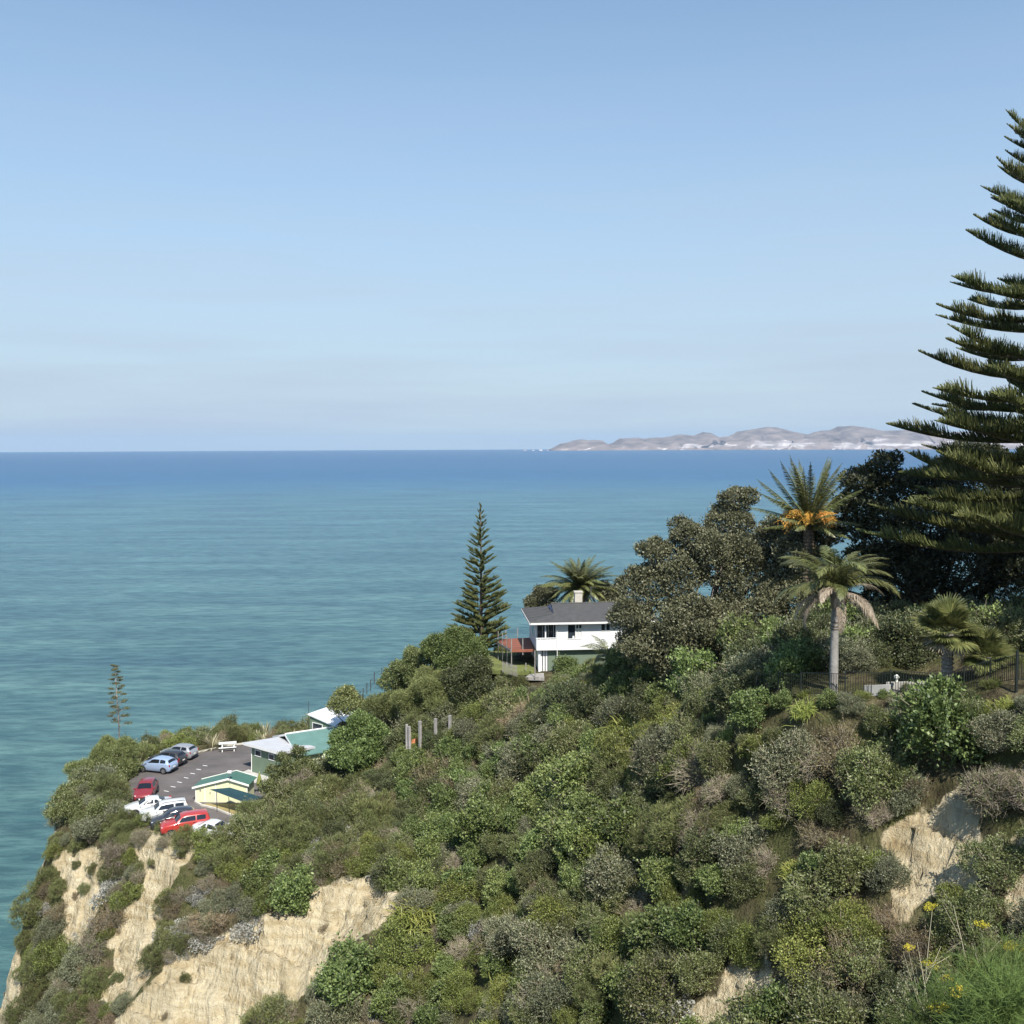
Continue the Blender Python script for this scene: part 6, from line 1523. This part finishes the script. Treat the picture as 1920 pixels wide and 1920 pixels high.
# hide nothing that could be seen: a candidate is dropped only when the ground itself hides it by more than a bush
def visible(x, y, z):
    D = math.hypot(x, y); t = np.linspace(.35, 1 - 1.6 / D, 90); h = ground(x * t, y * t) + .75; ln = 90 + (z + 1.5 - 90) * t
    return bool((h < ln).all())
for i in np.nonzero(ok)[0]:
    x, y = cand[i]; px, py = cpx[i], cpy[i]
    if not visible(x, y, cz_[i]): continue
    if bj[i] > .35:
        if rs.random() < (.05 if px > 1000 or py > 1650 and 230 < px < 760 else .10): put(rs.choice(['dry', 'feathery', 'olive', 'silver']), x, y, rs.uniform(.28, .5), rs)
        continue
    if garden[i] and px > 1380:
        if y < 57.5:
            if rs.random() < .2: put(rs.choice(['glossy', 'fern', 'moss', 'feathery']), x, y, rs.uniform(.25, .45), rs)
        elif y < 68: put(rs.choice(['glossy', 'dark', 'dark', 'sage']), x, y, rs.uniform(.9, 1.7), rs)
        continue
    for test, ks, ws in PICK:
        if test(px, py): break
    ws = np.array(ws); sh_ = int((pn[i] + 1) * 3.7) % len(ks)      # patches: noise favours one kind locally
    ws = ws.copy(); ws[sh_] *= 2.6; ws /= ws.sum()
    k = rs.choice(ks, p=ws)
    if cnt.get(k, 0) >= 292: k = min([q for q in cnt if q not in ('flax', 'fern', 'silver')], key=lambda q: cnt[q])
    s = rs.uniform(.7, 1.25) if rs.random() < .75 else rs.uniform(1.2, 1.9)
    if k in ('fern', 'flax'): s *= .95
    if px < 480 and py > 1590:
        if rs.random() < .12: continue
        s *= .8
    if py < 1425 and px < 640: s *= .85
    if px < 470 and 1500 < py < 1600 and y < 90: s = rs.uniform(.5, .75)
    if cpx[i] > 1330 and cpy[i] < 1400: s = min(s, max(.4, (cpy[i] - 1296) * y / F / 1.2)) * rs.uniform(.85, 1.05)       # kept low in front of the fence
    if 925 < px < 1160 and py < 1330: s = min(s, .85)
    _, cty = proj(x, y, cz_[i] + 1.1 * s); cpx_, cty = float(px), float(cty)
    if any(inpoly(np.array([cpx_]), np.array([cty + 6]), pl)[0] for pl in BARE):      # do not grow over the bare faces
        s *= .42
        if rs.random() < .35: continue
    put(k, x, y, s, rs)
print('SHRUBS', cnt, sum(cnt.values()))

# plants singled out in the photo
for (k, px, py, s_, lab) in [('moss', 1300, 1440, 1.5, 'large yellow-green bush in the middle of the slope below the house'), ('moss', 1400, 1790, 1.2, 'bright round bush above the bare rock at the bottom'),
        ('feathery', 520, 1925, 1.5, 'soft green bush at the foot of the big bare scar'), ('glossy', 1060, 1262, 1.0, 'dark leafy bush against the lower wall of the white house'), ('sage', 1480, 1440, 1.5, 'pale yellow-grey bush in the middle of the slope below the fence'),
        ('olive', 950, 1285, .9, 'olive bush in front of the paling fence'), ('feathery', 978, 1290, .8, 'small feathery bush before the house terrace'), ('fern', 340, 1560, .9, 'lime green grass clump in front of the red wagon'), ('moss', 275, 1545, .9, 'yellow-green cushion plant in front of the white sedan'), ('feathery', 308, 1560, .75, 'fine green bush in front of the dark blue hatchback'),
        ('flax', 272, 1418, 1.35, 'largest striped flax beside the light blue hatchback'), ('flax', 398, 1402, 1.2, 'striped flax left of the picnic table'), ('flax', 412, 1404, 1.0, 'small striped flax nearest the picnic table'), ('flax', 1390, 1300, 1.1, 'yellow-green flax at the left end of the black fence'),
        ('feathery', 350, 1584, 1.15, 'yellowish feathery bush before the front of the red wagon'), ('moss', 392, 1586, 1.25, 'rounded mossy bush between the red wagon and the last white sedan'), ('olive', 425, 1588, 1.25, 'olive bush hiding the front of the last white sedan'), ('olive', 458, 1572, 1.5, 'olive bush right of the last white sedan'), ('feathery', 480, 1545, 1.4, 'feathery bush at the right corner of the car park'),
        ('twiggy', 265, 1575, .9, 'grey tangle of dry twigs on the lip below the white sedan'), ('twiggy', 310, 1582, .7, 'low grey twigs on the lip below the dark blue hatchback'),
        ('silver', 470, 1735, 1.3, 'silvery creeper hanging over the top edge of the big scar'), ('silver', 730, 1640, 1.6, 'silvery creeper at the upper right corner of the big scar'), ('silver', 400, 1765, 1.3, 'silvery creeper on the shaded lip of the big scar')]:
    h = hit(px, py); put(k, h.x, h.y, s_, rs, label=lab)

# fennel in the near right corner
leafmat('fennel_green', (.10, .17, .045), (.20, .29, .085), .6, .3, .3)
leafmat('fennel_flower', (.55, .47, .04), (.75, .66, .10), .6, .3, .2)
leafmat('stalk_pale', (.30, .29, .16), (.48, .45, .30), .6, .1, .3)
def fennel(px, py_top, D, label, seed, leafy=1.0, flowers=2, lean=.1, pale=False):
    rs = np.random.default_rng(seed); top = P(px, py_top, D); gz = float(ground(top.x, top.y)); b = Vector((top.x - lean, top.y, gz))
    root = empty('fennel_plant', b, 0, label, 'plant'); H = top.z - gz
    mat = 'stalk_pale' if pale else 'fennel_green'
    t = np.linspace(0, 1, 8); c = np.stack([lean * t ** 1.6, .04 * np.sin(t * 4 + seed), H * t], -1)
    a = Acc(); r = .007 * (1 - t) + .0022; a.add(*prisms(c[:-1], c[1:], r[:-1], r[1:], 5)); tips = [c[-1]]
    for k in range(5):
        f = rs.uniform(.45, .9); p = c[int(f * 7)]; d = unit(np.array([rs.normal(), rs.normal(), 1.6])); e = p + d * H * rs.uniform(.12, .28)
        a.add(*prisms(p[None], e[None], .0035, .002, 4)); tips.append(e)
    link('stem', a.mesh('stem', [MAT[mat]]), root)
    if leafy:
        a = Acc(); n = int(170 * leafy); f = rs.uniform(.02, .95, n); p = np.stack([np.interp(f, t, c[:, q]) for q in range(3)], -1)
        d = unit(np.stack([rs.normal(size=n), rs.normal(size=n), rs.uniform(.1, 1.3, n)], -1)); ln = rs.uniform(.10, .30, (n, 1)); e = p + d * ln
        a.add(*prisms(p, e, .0014, .0009))
        m = 17; q = np.repeat(p + (e - p) * .25, m, 0) + np.repeat((e - p) * .75, m, 0) * rs.random((n * m, 1)); dd = unit(np.repeat(d, m, 0) + rs.normal(size=(n * m, 3)) * .8)
        a.add(*prisms(q, q + dd * rs.uniform(.025, .08, (n * m, 1)), .0014, .0008))
        link('foliage', a.mesh('foliage', [MAT['fennel_green']]), root)
    for e in tips[:flowers]:
        a = Acc(); n = 16; az = rs.uniform(0, 6.283, n); rr_ = rs.uniform(.01, .06, n); E = e + np.stack([np.cos(az) * rr_, np.sin(az) * rr_, .045 - rr_ * .3], -1)
        a.add(*prisms(np.repeat(e[None], n, 0), E, .0008, .0008)); m = 14
        Q = np.repeat(E, m, 0) + rs.normal(size=(n * m, 3)) * .007; a.add(*leaves(Q, rs.normal(size=(n * m, 3)) + np.array([0, 0, 1.]), .008, .007, rs))
        link('flower_head', a.mesh('flower_head', [MAT['fennel_flower']]), root)
for i, (px, pt_, D, lab, lf, fl, ln, pale) in enumerate([
    (1860, 1800, 5.6, 'leafy green fennel at the bottom right corner', 2.6, 0, .05, False), (1905, 1790, 5.9, 'leafy green fennel touching the right edge', 2.6, 1, -.05, False),
    (1800, 1872, 5.4, 'low leafy fennel left of the corner clump', 1.6, 2, .08, False), (1760, 1895, 5.3, 'short fennel with two yellow flower heads at the bottom edge', .8, 3, .1, False), (1815, 1828, 6.2, 'fennel with several yellow flower heads', .8, 5, -.06, False),
    (1890, 1850, 5.0, 'feathery fennel nearest the lookout', 2.4, 0, .1, False),
    (1790, 1700, 7.0, 'tall pale dry fennel stalk', 0, 0, -.25, True), (1752, 1712, 7.4, 'pale stalk with a small yellow head, left of the tallest dry stalk', 0, 2, .12, True), (1722, 1770, 7.2, 'leaning pale dry stalk, leftmost at the bottom', 0, 0, -.22, True), (1838, 1740, 7.0, 'pale dry stalk in front of the sandy bank', 0, 1, -.18, True),
    (1700, 1780, 7.6, 'short pale dry stalk beside the leftmost one', 0, 1, -.3, True)]):
    fennel(px, pt_, D, lab, 600 + i, lf, fl, ln, pale)
# short grass over the lookout bank
a = Acc(); n = 26000
x = rs.uniform(-2, 9, n); y = rs.uniform(2.5, 11, n); b = np.stack([x, y, ground(x, y) - .01], -1)
d = unit(np.stack([rs.normal(size=n) * .5, rs.normal(size=n) * .5, np.ones(n)], -1)); a.add(*leaves(b, d, .16, .008, rs))
tag(link('grass', a.mesh('grass', [MAT['leaf_feathery']])), 'short dry grass on the lookout bank in the near corner', kind='stuff')
